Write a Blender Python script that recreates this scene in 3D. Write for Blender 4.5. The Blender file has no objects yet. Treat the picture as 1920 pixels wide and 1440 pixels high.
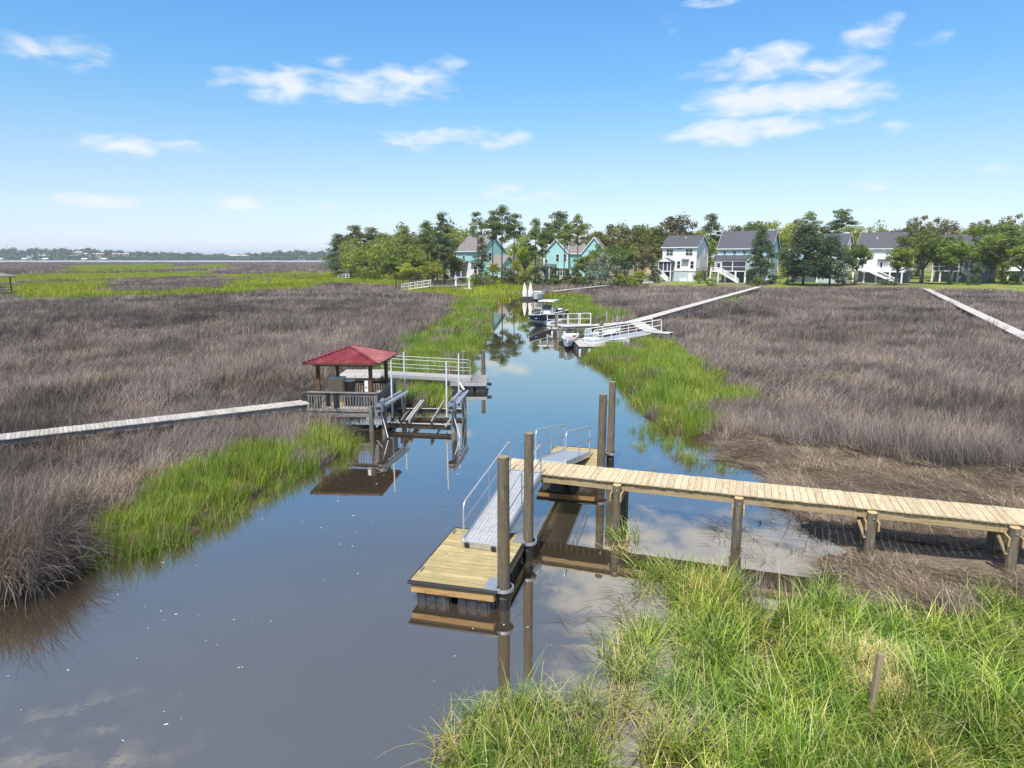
import bpy, math, random
import numpy as np
from mathutils import Vector, Matrix

rng = np.random.default_rng(7)
random.seed(7)
SC = bpy.context.scene
COL = SC.collection

# ------------------------------------------------------------------ camera
FPX, CAMH = 1280.0, 8.0
PITCH = math.atan(238 / 1280)
cam_d = bpy.data.cameras.new("camera")
cam = bpy.data.objects.new("camera", cam_d)
COL.objects.link(cam)
cam.location = (0, 0, CAMH)
cam.rotation_euler = (math.pi / 2 - PITCH, 0, 0)
cam_d.sensor_width = 36.0
cam_d.lens = FPX / 1920 * 36
cam_d.clip_start = 0.1
cam_d.clip_end = 20000
SC.camera = cam

# ------------------------------------------------------------------ light
SUN_EL, SUN_AZ = math.radians(59), math.radians(199)     # azimuth from +Y towards +X
sd_ = Vector((math.sin(SUN_AZ) * math.cos(SUN_EL), math.cos(SUN_AZ) * math.cos(SUN_EL), math.sin(SUN_EL)))
sun_d = bpy.data.lights.new("sun", 'SUN')
sun_d.energy = 3.5
sun_d.angle = math.radians(0.6)
sun_d.color = (1.0, 0.95, 0.87)
sun = bpy.data.objects.new("sun", sun_d)
COL.objects.link(sun)
sun.rotation_euler = sd_.to_track_quat('Z', 'Y').to_euler()
SC.view_settings.view_transform = 'Standard'
SC.view_settings.look = 'None'
SC.view_settings.exposure = 0.72
SC.view_settings.gamma = 1.0
SC.render.engine = 'CYCLES'
SC.cycles.use_denoising = True
SC.cycles.max_bounces = 7
SC.cycles.transparent_max_bounces = 6
SC.cycles.caustics_reflective = False
SC.cycles.caustics_refractive = False

c_, s_ = math.cos(PITCH), math.sin(PITCH)


def ray(px, py):
    u, v = (px - 960) / FPX, (720 - py) / FPX
    return u, c_ + v * s_, -s_ + v * c_


def P(px, py, z=0.0):
    """ground point seen at a photograph pixel, on the level z"""
    a, b, c = ray(px, py)
    t = (z - CAMH) / c
    return a * t, b * t


def P3(px, py, z=0.0):
    return Vector((*P(px, py, z), z))


def S(r, g, b):
    f = lambda v: (v / 255 / 12.92) if v / 255 <= 0.04045 else ((v / 255 + 0.055) / 1.055) ** 2.4
    return (f(r), f(g), f(b), 1.0)


# ------------------------------------------------------------------ world sky and clouds
world = bpy.data.worlds.new("World")
SC.world = world
world.use_nodes = True
WN, WL = world.node_tree.nodes, world.node_tree.links
WN.clear()


def wmath(op, a, b=None, c=None, clamp=False):
    n = WN.new('ShaderNodeMath')
    n.operation = op
    n.use_clamp = clamp
    for i, v in enumerate((a, b, c)):
        if v is None:
            continue
        if isinstance(v, (int, float)):
            n.inputs[i].default_value = v
        else:
            WL.new(v, n.inputs[i])
    return n.outputs[0]


sky = WN.new('ShaderNodeTexSky')
sky.sky_type = 'NISHITA'
sky.sun_disc = False
sky.sun_elevation = SUN_EL
sky.sun_rotation = SUN_AZ
sky.air_density = 1.0
sky.dust_density = 0.6
sky.ozone_density = 2.0
tc = WN.new('ShaderNodeTexCoord')
sep = WN.new('ShaderNodeSeparateXYZ')
WL.new(tc.outputs['Generated'], sep.inputs[0])
X_, Y_, Z_ = sep.outputs
AZ = wmath('ARCTAN2', X_, Y_)
EL = wmath('ARCSINE', Z_)
cmb = WN.new('ShaderNodeCombineXYZ')
WL.new(wmath('MULTIPLY', AZ, 9.0), cmb.inputs[0])
WL.new(wmath('MULTIPLY', EL, 24.0), cmb.inputs[1])
nz = WN.new('ShaderNodeTexNoise')
nz.inputs['Scale'].default_value = 2.0
nz.inputs['Detail'].default_value = 7
nz.inputs['Roughness'].default_value = 0.52
nz.inputs['Distortion'].default_value = 0.35
WL.new(cmb.outputs[0], nz.inputs['Vector'])
NZ = nz.outputs['Fac']
# cumulus scraps: (px, py, half width px, half height px, strength)
CLOUDS = [(110, 98, 100, 28, .55), (150, 100, 44, 30, .4), (540, 158, 90, 30, .95), (650, 165, 150, 30, .95), (770, 155, 80, 32, .9),
          (425, 150, 40, 20, .6), (1440, 118, 90, 36, 1.0), (1560, 128, 100, 34, .85), (1370, 128, 110, 22, .8), (1400, 190, 110, 32, 1.15), (1530, 182, 140, 42, 1.0),
          (1360, 246, 110, 26, 1.15), (1450, 240, 90, 24, 1.0), (1560, 205, 90, 36, .5), (1640, 65, 60, 34, .75), (1670, 42, 30, 20, .6),
          (785, 258, 65, 22, .8), (910, 258, 75, 20, .8), (215, 272, 70, 20, .75), (120, 268, 50, 16, .4), (350, 274, 50, 14, .7), (197, 377, 75, 15, 1.0),
          (450, 381, 55, 14, 1.0), (940, 357, 45, 14, .7), (1005, 371, 60, 13, .75), (570, 382, 60, 12, .4), (1245, 45, 32, 20, .5), (1675, 242, 34, 18, .55),
          (1750, 70, 40, 16, .4), (1875, 313, 45, 14, .6), (1640, 346, 50, 13, .6), (1755, 388, 45, 12, .5), (1330, 4, 70, 10, .6), (845, 122, 40, 22, .4),
          (630, 120, 40, 20, .35), (1870, 250, 26, 16, .4), (1140, 335, 24, 10, .3)]
# large fair-weather banks above the frame, seen in the creek's mirror (azimuth, elevation, half sizes in degrees)
BANKS = [(12, 27, 9, 6, 1.5), (22, 25, 13, 5, 1.5), (30, 33, 14, 8, 1.6), (8, 39, 8, 6, 1.3), (24, 43, 14, 7, 1.3), (20, 34, 16, 9, 1.2), (3, 24, 5, 3, .8), (-14, 47, 15, 5, .5),
         (45, 40, 14, 9, 1.0), (60, 26, 16, 8, .9), (-45, 34, 18, 6, .45), (2, 60, 22, 9, .7), (130, 40, 40, 12, .8), (-120, 35, 40, 10, .7)]
acc = None


def add_cloud(az, el, ha, he, st):
    global acc
    a = wmath('MULTIPLY', wmath('SUBTRACT', AZ, az), 1 / ha)
    e = wmath('MULTIPLY', wmath('SUBTRACT', EL, el), 1 / he)
    d = wmath('MULTIPLY_ADD', a, a, wmath('MULTIPLY', e, e))
    m = wmath('MULTIPLY', wmath('SUBTRACT', 1.0, d), st)
    acc = m if acc is None else wmath('MAXIMUM', acc, m)


for px, py, hw, hh, st in CLOUDS:
    a, b, c = ray(px, py)
    L = math.sqrt(a * a + b * b + c * c)
    a2, b2, c2 = ray(px + 1, py - 1)
    L2 = math.sqrt(a2 * a2 + b2 * b2 + c2 * c2)
    az, el = math.atan2(a, b), math.asin(c / L)
    kx, ky = math.atan2(a2, b2) - az, math.asin(c2 / L2) - el
    add_cloud(az, el, hw * kx * 1.35, hh * ky * 1.4, st)
for az, el, ha, he, st in BANKS:
    add_cloud(math.radians(az), math.radians(el), math.radians(ha) * 1.2, math.radians(he) * 1.2, st)
acc = wmath('MAXIMUM', acc, 0.0)
dens = wmath('ADD', wmath('MULTIPLY', acc, 1.05), wmath('MULTIPLY', wmath('SUBTRACT', NZ, 0.52), 2.6))
mr = WN.new('ShaderNodeMapRange')
mr.interpolation_type = 'SMOOTHSTEP'
mr.inputs['From Min'].default_value = 0.12
mr.inputs['From Max'].default_value = 1.30
WL.new(dens, mr.inputs['Value'])
cf = wmath('MULTIPLY', wmath('MULTIPLY', mr.outputs[0], 0.84), wmath('MULTIPLY', acc, 4.0, clamp=True))
# sky colour correction: a deeper blue aloft
ramp = WN.new('ShaderNodeValToRGB')
WL.new(wmath('MULTIPLY', EL, 1 / math.radians(40), clamp=True), ramp.inputs[0])
RAMP_EL = [(e / 40, (r / 2, g / 2, b / 2, 1)) for e, r, g, b in ((0.3, .98, 1.1, 1.5), (2.2, .86, .92, 1.18), (4.6, .84, .88, 1.0), (7.6, .81, .90, .97), (10.6, .68, .93, 1.02),
                                                                 (13.5, .58, .93, 1.1), (16.2, .56, .94, 1.17), (18.8, .54, .93, 1.22), (24, .88, .96, 1.04), (31, 1.32, 1.20, 1.12), (39, 1.62, 1.45, 1.32))]
mul = WN.new('ShaderNodeMix')
mul.data_type = 'RGBA'
mul.blend_type = 'MULTIPLY'
mul.inputs[0].default_value = 1.0
WL.new(sky.outputs[0], mul.inputs[6])
WL.new(ramp.outputs[0], mul.inputs[7])
dbl = WN.new('ShaderNodeVectorMath')
dbl.operation = 'SCALE'
dbl.inputs['Scale'].default_value = 2.0
WL.new(mul.outputs[2], dbl.inputs[0])
mixc = WN.new('ShaderNodeMix')
mixc.data_type = 'RGBA'
WL.new(cf, mixc.inputs[0])
WL.new(dbl.outputs[0], mixc.inputs[6])
CLOUD_COL = (5.6, 5.75, 5.9, 1)
mixc.inputs[7].default_value = CLOUD_COL
bg = WN.new('ShaderNodeBackground')
bg.inputs[1].default_value = 0.105
WL.new(mixc.outputs[2], bg.inputs[0])
wo = WN.new('ShaderNodeOutputWorld')
WL.new(bg.outputs[0], wo.inputs[0])
world.cycles.sampling_method = 'MANUAL'
world.cycles.sample_map_resolution = 512


def set_ramp(r, stops):
    while len(r.elements) > 1:
        r.elements.remove(r.elements[-1])
    r.elements[0].position, r.elements[0].color = stops[0]
    for p, c in stops[1:]:
        r.elements.new(p).color = c


set_ramp(ramp.color_ramp, RAMP_EL)


# ------------------------------------------------------------------ materials
class Mat:
    def __init__(self, name):
        self.m = bpy.data.materials.new(name)
        self.m.use_nodes = True
        self.n = self.m.node_tree.nodes
        self.l = self.m.node_tree.links
        self.n.clear()
        self.out = self.n.new('ShaderNodeOutputMaterial')

    def node(self, t, **kw):
        n = self.n.new(t)
        for k, v in kw.items():
            if k.startswith('i_'):
                key = k[2:].replace('_', ' ')
                key = int(key) if key.isdigit() else key
                if hasattr(v, 'is_output') or hasattr(v, 'links') and not isinstance(v, (tuple, list)):
                    self.l.new(v, n.inputs[key])
                else:
                    n.inputs[key].default_value = v
            else:
                setattr(n, k, v)
        return n

    def math(self, op, a, b=0.0, clamp=False):
        n = self.n.new('ShaderNodeMath')
        n.operation = op
        n.use_clamp = clamp
        for i, v in enumerate((a, b)):
            if isinstance(v, (int, float)):
                n.inputs[i].default_value = v
            else:
                self.l.new(v, n.inputs[i])
        return n.outputs[0]

    def ramp(self, fac, stops):
        n = self.n.new('ShaderNodeValToRGB')
        set_ramp(n.color_ramp, stops)
        self.l.new(fac, n.inputs[0])
        return n.outputs[0]

    def mix(self, fac, a, b, blend='MIX'):
        n = self.n.new('ShaderNodeMix')
        n.data_type = 'RGBA'
        n.blend_type = blend
        for i, v in ((0, fac), (6, a), (7, b)):
            if isinstance(v, (int, float, tuple)):
                n.inputs[i].default_value = v
            else:
                self.l.new(v, n.inputs[i])
        return n.outputs[2]

    def noise(self, vec, scale, detail=3, rough=0.55, dist=0.0):
        n = self.n.new('ShaderNodeTexNoise')
        n.inputs['Scale'].default_value = scale
        n.inputs['Detail'].default_value = detail
        n.inputs['Roughness'].default_value = rough
        n.inputs['Distortion'].default_value = dist
        if vec is not None:
            self.l.new(vec, n.inputs['Vector'])
        return n.outputs['Fac']

    def attr(self, name, kind='GEOMETRY'):
        n = self.n.new('ShaderNodeAttribute')
        n.attribute_name = name
        n.attribute_type = kind
        return n

    def scaled(self, vec, sc, off=(0, 0, 0)):
        n = self.n.new('ShaderNodeMapping')
        n.inputs['Scale'].default_value = sc
        n.inputs['Location'].default_value = off
        self.l.new(vec, n.inputs['Vector'])
        return n.outputs[0]

    def pos(self):
        return self.n.new('ShaderNodeNewGeometry').outputs['Position']

    def bsdf(self, col, rough=0.7, metal=0.0, spec=0.5, bump=None, bstr=0.3, bdist=0.02, ior=None):
        n = self.n.new('ShaderNodeBsdfPrincipled')
        for key, v in (('Base Color', col), ('Roughness', rough), ('Metallic', metal), ('Specular IOR Level', spec)):
            if isinstance(v, (int, float, tuple)):
                n.inputs[key].default_value = v
            else:
                self.l.new(v, n.inputs[key])
        if ior:
            n.inputs['IOR'].default_value = ior
        if bump is not None:
            b = self.n.new('ShaderNodeBump')
            b.inputs['Strength'].default_value = bstr
            b.inputs['Distance'].default_value = bdist
            self.l.new(bump, b.inputs['Height'])
            self.l.new(b.outputs[0], n.inputs['Normal'])
        return n

    def done(self, shader):
        self.l.new(shader.outputs[0] if hasattr(shader, 'outputs') else shader, self.out.inputs[0])
        return self.m


def m_wood(name, dark, mid, light, rough=0.8, var=0.3, stain=None):
    k = Mat(name)
    lc = k.attr('lc').outputs['Vector']
    g1 = k.noise(k.scaled(lc, (1.6, 30, 30)), 1.0, 4, 0.6)
    g2 = k.noise(k.scaled(lc, (2.5, 6, 6)), 1.3, 2)
    f = k.math('ADD', k.math('MULTIPLY', g1, 0.65), k.math('MULTIPLY', g2, 0.35))
    c = k.ramp(f, [(0.28, dark), (0.47, mid), (0.70, light)])
    kn = k.noise(k.scaled(lc, (4.5, 9, 9)), 1.0, 1)
    c = k.mix(k.math('MULTIPLY', k.math('SUBTRACT', kn, 0.68, True), 5.0, True), c, dark)
    rn = k.attr('rnd').outputs['Fac']
    v = k.math('ADD', k.math('MULTIPLY', rn, var), 1 - var / 2)
    hv = k.node('ShaderNodeHueSaturation')
    k.l.new(v, hv.inputs['Value'])
    k.l.new(c, hv.inputs['Color'])
    c = hv.outputs[0]
    if stain:
        w = k.noise(k.pos(), 2.3, 4, 0.65)
        c = k.mix(k.math('MULTIPLY', k.math('SUBTRACT', w, 0.5, True), 4.0, True), c, stain)
    return k.done(k.bsdf(c, rough, spec=0.25, bump=g1, bstr=0.25, bdist=0.01))


def m_plain(name, col, rough=0.6, metal=0.0, var=0.12, scale=3.0, spec=0.5, dirt=None, dscale=0.8):
    k = Mat(name)
    n = k.noise(k.pos(), scale, 4, 0.6)
    hv = k.node('ShaderNodeHueSaturation')
    hv.inputs['Color'].default_value = col
    rn = k.attr('rnd').outputs['Fac']
    v = k.math('ADD', k.math('MULTIPLY', k.math('ADD', k.math('MULTIPLY', n, 1.4), k.math('MULTIPLY', rn, 0.6)), var), 1 - var)
    k.l.new(v, hv.inputs['Value'])
    c = hv.outputs[0]
    if dirt:
        d = k.noise(k.pos(), dscale, 5, 0.65)
        c = k.mix(k.math('MULTIPLY', k.math('SUBTRACT', d, 0.52, True), 3.5, True), c, dirt)
    return k.done(k.bsdf(c, rough, metal, spec))


def m_blades(name, stops, patch_stops=None, patch_scale=0.2, patch_amt=0.5, trans=0.35, rough=0.6, val=1.0, tone=0.35):
    """stems and leaves: colour from each blade's own number and slow drifts over the marsh"""
    k = Mat(name)
    rn = k.attr('rnd').outputs['Fac']
    c = k.ramp(rn, stops)
    if patch_stops:
        p = k.noise(k.scaled(k.pos(), (1, 0.45, 0)), patch_scale, 4, 0.6, 0.6)
        pc = k.ramp(p, patch_stops)
        c = k.mix(patch_amt, c, k.mix(1.0, c, pc, 'MULTIPLY'))
    t = k.attr('tone', 'INSTANCER').outputs['Fac']
    hv = k.node('ShaderNodeHueSaturation')
    k.l.new(k.math('ADD', k.math('MULTIPLY', t, tone), val - tone / 2), hv.inputs['Value'])
    k.l.new(c, hv.inputs['Color'])
    c = hv.outputs[0]
    b = k.bsdf(c, rough, spec=0.2)
    tr = k.node('ShaderNodeBsdfTranslucent')
    k.l.new(c, tr.inputs[0])
    mx = k.node('ShaderNodeMixShader')
    mx.inputs[0].default_value = trans
    k.l.new(b.outputs[0], mx.inputs[1])
    k.l.new(tr.outputs[0], mx.inputs[2])
    return k.done(mx)


def m_leaves(name, stops, trans=0.3, hue_var=0.05, val_var=0.5):
    k = Mat(name)
    rn = k.attr('rnd').outputs['Fac']
    c = k.ramp(rn, stops)
    oi = k.node('ShaderNodeObjectInfo')
    hv = k.node('ShaderNodeHueSaturation')
    k.l.new(k.math('ADD', k.math('MULTIPLY', oi.outputs['Random'], val_var), 1 - val_var / 2), hv.inputs['Value'])
    k.l.new(k.math('ADD', k.math('MULTIPLY', k.math('FRACT', k.math('MULTIPLY', oi.outputs['Random'], 7.3)), hue_var), 0.5 - hue_var / 2), hv.inputs['Hue'])
    k.l.new(c, hv.inputs['Color'])
    b = k.bsdf(hv.outputs[0], 0.55, spec=0.3)
    tr = k.node('ShaderNodeBsdfTranslucent')
    k.l.new(hv.outputs[0], tr.inputs[0])
    mx = k.node('ShaderNodeMixShader')
    mx.inputs[0].default_value = trans
    k.l.new(b.outputs[0], mx.inputs[1])
    k.l.new(tr.outputs[0], mx.inputs[2])
    return k.done(mx)


def L(r, g, b):
    return (r, g, b, 1.0)


M = {}
M['new_wood'] = m_wood('new_pine', L(.28, .19, .10), L(.50, .40, .25), L(.62, .52, .36), var=0.26)
M['dock_wood'] = m_wood('dock_pine', L(.20, .14, .06), L(.38, .30, .145), L(.47, .395, .21), var=0.30, stain=L(.27, .25, .11))
M['fascia_wood'] = m_wood('fascia_pine', L(.26, .13, .05), L(.46, .27, .11), L(.55, .36, .17), var=0.15)
M['beam_wood'] = m_wood('beam_pine', L(.22, .15, .08), L(.38, .28, .15), L(.46, .35, .20), var=0.15)
M['pile_wood'] = m_wood('pile_wood', L(.05, .042, .03), L(.135, .112, .08), L(.25, .215, .155), var=0.2, stain=L(.17, .115, .065))
M['cut_wood'] = m_wood('cut_wood', L(.30, .20, .09), L(.48, .36, .18), L(.55, .42, .24))
M['tan_cut'] = m_wood('weathered_cut_wood', L(.14, .10, .06), L(.25, .19, .12), L(.33, .26, .17))
M['grey_wood'] = m_wood('weathered_wood', L(.10, .085, .075), L(.22, .20, .18), L(.34, .32, .29), var=0.35)
M['pale_wood'] = m_wood('bleached_wood', L(.22, .20, .18), L(.38, .355, .32), L(.50, .475, .435), var=0.3)
M['dark_wood'] = m_wood('dark_wood', L(.04, .024, .015), L(.105, .06, .036), L(.17, .10, .062), var=0.3)
M['far_wood'] = m_wood('sun_bleached_boards', L(.32, .29, .26), L(.48, .45, .41), L(.60, .56, .52), var=0.2)
M['green_pile'] = m_wood('green_treated_wood', L(.07, .085, .07), L(.14, .165, .13), L(.22, .24, .20), var=0.2)
M['alu'] = m_plain('aluminium', L(.62, .64, .67), 0.38, 0.75, 0.15, 6.0)
M['alu_deck'] = None
M['galv'] = m_plain('galvanised_steel', L(.48, .50, .53), 0.42, 0.7, 0.2, 5.0)
M['rail_grey'] = m_plain('dull_aluminium', L(.40, .42, .43), 0.5, 0.3, 0.1)
M['white_rail'] = m_plain('white_metal', L(.74, .74, .72), 0.45, 0.0, 0.1)
M['pvc'] = m_plain('white_pipe', L(.72, .73, .72), 0.4, 0, 0.12, 4, dirt=L(.42, .42, .38), dscale=1.5)
M['rubber'] = m_plain('black_rubber', L(.018, .018, .02), 0.55, 0, 0.3)
M['float'] = m_plain('float_plastic', L(.028, .033, .04), 0.45, 0, 0.4, 2.0, dirt=L(.12, .13, .13), dscale=3.0)
M['steel'] = m_plain('rusted_steel', L(.045, .04, .038), 0.6, 0.3, 0.4, 3, dirt=L(.13, .075, .04), dscale=2.0)
M['motor'] = m_plain('motor_plastic', L(.16, .18, .21), 0.5, 0, 0.2)
M['white'] = m_plain('white_paint', L(.78, .78, .77), 0.5, 0, 0.08, 0.6)
M['gel_white'] = m_plain('white_gelcoat', L(.80, .80, .79), 0.18, 0, 0.05, 1.0)
M['navy'] = m_plain('navy_gelcoat', L(.012, .022, .055), 0.35, 0, 0.1, spec=.3)
M['glass'] = m_plain('window_glass', L(.02, .027, .036), 0.06, 0, 0.4, 0.5, spec=0.7)
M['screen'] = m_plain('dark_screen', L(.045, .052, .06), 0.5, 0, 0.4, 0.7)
M['teal'] = m_plain('teal_siding', L(.33, .61, .61), 0.6, 0, 0.1, 0.5)
M['bluewall'] = m_plain('blue_siding', L(.42, .60, .64), 0.6, 0, 0.1, 0.5)
M['greyblue'] = m_plain('grey_blue_siding', L(.40, .46, .52), 0.6, 0, 0.1, 0.5)
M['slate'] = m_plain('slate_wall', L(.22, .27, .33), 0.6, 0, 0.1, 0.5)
M['block'] = m_plain('painted_block', L(.45, .52, .57), 0.7, 0, 0.15, 0.8)
M['shingle'] = m_plain('dark_shingles', L(.075, .078, .09), 0.85, 0, 0.35, 1.2)
M['shingle2'] = m_plain('brown_grey_shingles', L(.20, .18, .175), 0.85, 0, 0.3, 1.2)
M['tan'] = m_plain('tan_plastic', L(.55, .39, .23), 0.6, 0, 0.2)
M['brown'] = m_plain('brown_plastic', L(.10, .07, .05), 0.6, 0, 0.2)
M['cloth_dark'] = m_plain('dark_cloth', L(.02, .022, .03), 0.9, 0, 0.3)
M['yellow'] = m_plain('yellow_plastic', L(.7, .55, .06), 0.5)
M['rust'] = m_plain('rust_clay', L(.20, .07, .05), 0.7)
M['red'] = m_plain('red_plastic', L(.55, .06, .05), 0.5)
M['bark'] = m_plain('bark', L(.085, .065, .05), 0.9, 0, 0.5, 2.0)
M['bark_grey'] = m_plain('grey_bark', L(.16, .145, .13), 0.9, 0, 0.4, 1.5)
M['tin_tan'] = m_plain('tan_roofing', L(.58, .50, .40), 0.6, 0, 0.15)
M['farwall'] = m_plain('pale_stucco', L(.52, .49, .44), 0.7, 0, 0.1, 0.05)
M['farroof'] = m_plain('pale_roofing', L(.52, .42, .36), 0.7, 0, 0.1, 0.05)
M['blue_tarp'] = m_plain('blue_fabric', L(.03, .08, .22), 0.7)


def mk_redroof():
    k = Mat('red_corrugated_metal')
    n = k.noise(k.pos(), 1.6, 5, 0.65)
    n2 = k.noise(k.scaled(k.pos(), (1, 1, 1)), 9.0, 3)
    c = k.ramp(n, [(0.3, L(.10, .014, .018)), (0.46, L(.19, .026, .032)), (0.58, L(.24, .045, .05)), (0.70, L(.38, .17, .16))])
    c = k.mix(k.math('MULTIPLY', k.math('SUBTRACT', n2, 0.62, True), 3.0, True), c, L(.10, .03, .025))
    return k.done(k.bsdf(c, 0.42, 0.0, 0.5))


M['redroof'] = mk_redroof()


def mk_aludeck():
    k = Mat('aluminium_tread')
    lc = k.attr('lc').outputs['Vector']
    w = k.node('ShaderNodeTexWave', wave_type='BANDS', bands_direction='Y')
    w.inputs['Scale'].default_value = 9.0
    k.l.new(lc, w.inputs['Vector'])
    n = k.noise(k.scaled(lc, (1.5, 6, 6)), 2.0, 4)
    c = k.ramp(n, [(0.3, L(.40, .41, .42)), (0.6, L(.57, .57, .57)), (0.8, L(.64, .61, .56))])
    c = k.mix(k.math('MULTIPLY', w.outputs['Fac'], 0.35), c, L(.36, .37, .42))
    return k.done(k.bsdf(c, 0.5, 0.35, 0.5, bump=w.outputs['Fac'], bstr=0.4, bdist=0.01))


M['alu_deck'] = mk_aludeck()


# ------------------------------------------------------------------ mesh builder
class MB:
    def __init__(self, T=None):
        self.v, self.f, self.r, self.lc, self.mi = [], [], [], [], []
        self.T = T
        self.cm = 0

    def add(self, verts, faces, lc=None, rnd=None):
        o = len(self.v)
        rv = random.random() if rnd is None else rnd
        off = Vector((random.uniform(0, 50), random.uniform(0, 50), random.uniform(0, 50)))
        for i, p in enumerate(verts):
            p = Vector(p)
            q = Vector(lc[i]) if lc is not None else p
            self.lc.append(q + off)
            self.v.append(self.T @ p if self.T else p)
            self.r.append(rv)
        for f in faces:
            self.f.append([o + i for i in f])
            self.mi.append(self.cm)
        return self

    BOXF = [(0, 3, 2, 1), (4, 5, 6, 7), (0, 1, 5, 4), (1, 2, 6, 5), (2, 3, 7, 6), (3, 0, 4, 7)]

    def box(self, x0, x1, y0, y1, z0, z1, rnd=None):
        vs = [(x, y, z) for z in (z0, z1) for x, y in ((x0, y0), (x1, y0), (x1, y1), (x0, y1))]
        d = (x1 - x0, y1 - y0, z1 - z0)
        ax = max(range(3), key=lambda i: abs(d[i]))
        oth = [i for i in range(3) if i != ax]
        lc = [(v[ax], v[oth[0]], v[oth[1]]) for v in vs]
        return self.add(vs, self.BOXF, lc, rnd)

    def obox(self, c, ex, ey, ez, hx, hy, hz, rnd=None):
        """box round c with unit axes ex, ey, ez and half sizes; ex is the grain"""
        c, ex, ey, ez = Vector(c), Vector(ex), Vector(ey), Vector(ez)
        vs, lc = [], []
        for z in (-1, 1):
            for x, y in ((-1, -1), (1, -1), (1, 1), (-1, 1)):
                vs.append(c + ex * hx * x + ey * hy * y + ez * hz * z)
                lc.append((hx * x, hy * y, hz * z))
        return self.add(vs, self.BOXF, lc, rnd)

    def beam(self, p0, p1, w, h, rnd=None, up=(0, 0, 1)):
        p0, p1 = Vector(p0), Vector(p1)
        ex = (p1 - p0)
        n = ex.length
        ex = ex / n
        ey = Vector(up).cross(ex)
        if ey.length < 1e-4:
            ey = Vector((0, 1, 0)).cross(ex)
        ey.normalize()
        ez = ex.cross(ey)
        return self.obox((p0 + p1) / 2, ex, ey, ez, n / 2, w / 2, h / 2, rnd)

    def tube(self, path, r, n=8, caps=True, rnd=None):
        path = [Vector(p) for p in path]
        rs = r if isinstance(r, (list, tuple)) else [r] * len(path)
        vs, lc, fs = [], [], []
        prev = None
        al = 0.0
        for i, p in enumerate(path):
            a = path[max(0, i - 1)]
            b = path[min(len(path) - 1, i + 1)]
            t = (b - a).normalized()
            if prev is None:
                q = Vector((0, 0, 1)) if abs(t.z) < 0.9 else Vector((1, 0, 0))
                ux = t.cross(q).normalized()
            else:
                ux = (prev - t * prev.dot(t)).normalized()
            prev = ux
            uy = t.cross(ux)
            if i:
                al += (p - path[i - 1]).length
            for j in range(n):
                an = 2 * math.pi * j / n
                vs.append(p + (ux * math.cos(an) + uy * math.sin(an)) * rs[i])
                lc.append((al, math.cos(an) * rs[i], math.sin(an) * rs[i]))
        for i in range(len(path) - 1):
            for j in range(n):
                k = (j + 1) % n
                fs.append((i * n + j, i * n + k, (i + 1) * n + k, (i + 1) * n + j))
        if caps:
            fs.append(tuple(range(n - 1, -1, -1)))
            e = (len(path) - 1) * n
            fs.append(tuple(e + j for j in range(n)))
        return self.add(vs, fs, lc, rnd)

    def prism(self, poly, axis, a0, a1, rnd=None):
        """polygon in the two other axes, pulled along axis from a0 to a1"""
        def mk(u, v, a):
            return {'x': (a, u, v), 'y': (u, a, v), 'z': (u, v, a)}[axis]
        n = len(poly)
        vs = [mk(u, v, a0) for u, v in poly] + [mk(u, v, a1) for u, v in poly]
        fs = [tuple(range(n)), tuple(range(2 * n - 1, n - 1, -1))]
        fs += [(i, i + n, (i + 1) % n + n, (i + 1) % n) for i in range(n)]
        return self.add(vs, fs, None, rnd)

    def ring(self, c, r0, r1, z0, z1, a0=0, a1=2 * math.pi, n=20):
        vs, fs = [], []
        for i in range(n + 1):
            a = a0 + (a1 - a0) * i / n
            for r, z in ((r0, z0), (r1, z0), (r1, z1), (r0, z1)):
                vs.append((c[0] + math.cos(a) * r, c[1] + math.sin(a) * r, z))
        for i in range(n):
            for j in range(4):
                k = (j + 1) % 4
                fs.append((i * 4 + j, (i + 1) * 4 + j, (i + 1) * 4 + k, i * 4 + k))
        fs += [(0, 1, 2, 3), (n * 4 + 3, n * 4 + 2, n * 4 + 1, n * 4)]
        return self.add(vs, fs)

    def build(self, name, mat, parent=None, smooth=False, bevel=0.0):
        me = bpy.data.meshes.new(name)
        o = parent_origin(parent)
        vs = [v - o for v in self.v]
        me.from_pydata([tuple(v) for v in vs], [], self.f)
        a = me.attributes.new('rnd', 'FLOAT', 'POINT')
        a.data.foreach_set('value', self.r)
        a = me.attributes.new('lc', 'FLOAT_VECTOR', 'POINT')
        a.data.foreach_set('vector', [c for q in self.lc for c in q])
        for m in (mat if isinstance(mat, (list, tuple)) else [mat]):
            me.materials.append(m)
        if isinstance(mat, (list, tuple)):
            me.polygons.foreach_set('material_index', self.mi)
        ob = bpy.data.objects.new(name, me)
        COL.objects.link(ob)
        if smooth:
            me.polygons.foreach_set('use_smooth', [True] * len(me.polygons))
            md = ob.modifiers.new('edge', 'EDGE_SPLIT')
            md.split_angle = math.radians(40)
        if bevel:
            md = ob.modifiers.new('bevel', 'BEVEL')
            md.width = bevel
            md.segments = 2
            md.limit_method = 'ANGLE'
        if parent is not None:
            ob.parent = parent
        return ob


def parent_origin(p):
    o = Vector((0, 0, 0))
    while p is not None:
        o = o + p.location
        p = p.parent
    return o


def tag(o, label=None, cat=None, group=None, kind=None):
    for k, v in (('label', label), ('category', cat), ('group', group), ('kind', kind)):
        if v:
            o[k] = v
    return o


def thing(name, label, cat, loc, group=None):
    o = bpy.data.objects.new(name, None)
    COL.objects.link(o)
    o.location = loc
    o.empty_display_size = 0.3
    return tag(o, label, cat, group)


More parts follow.
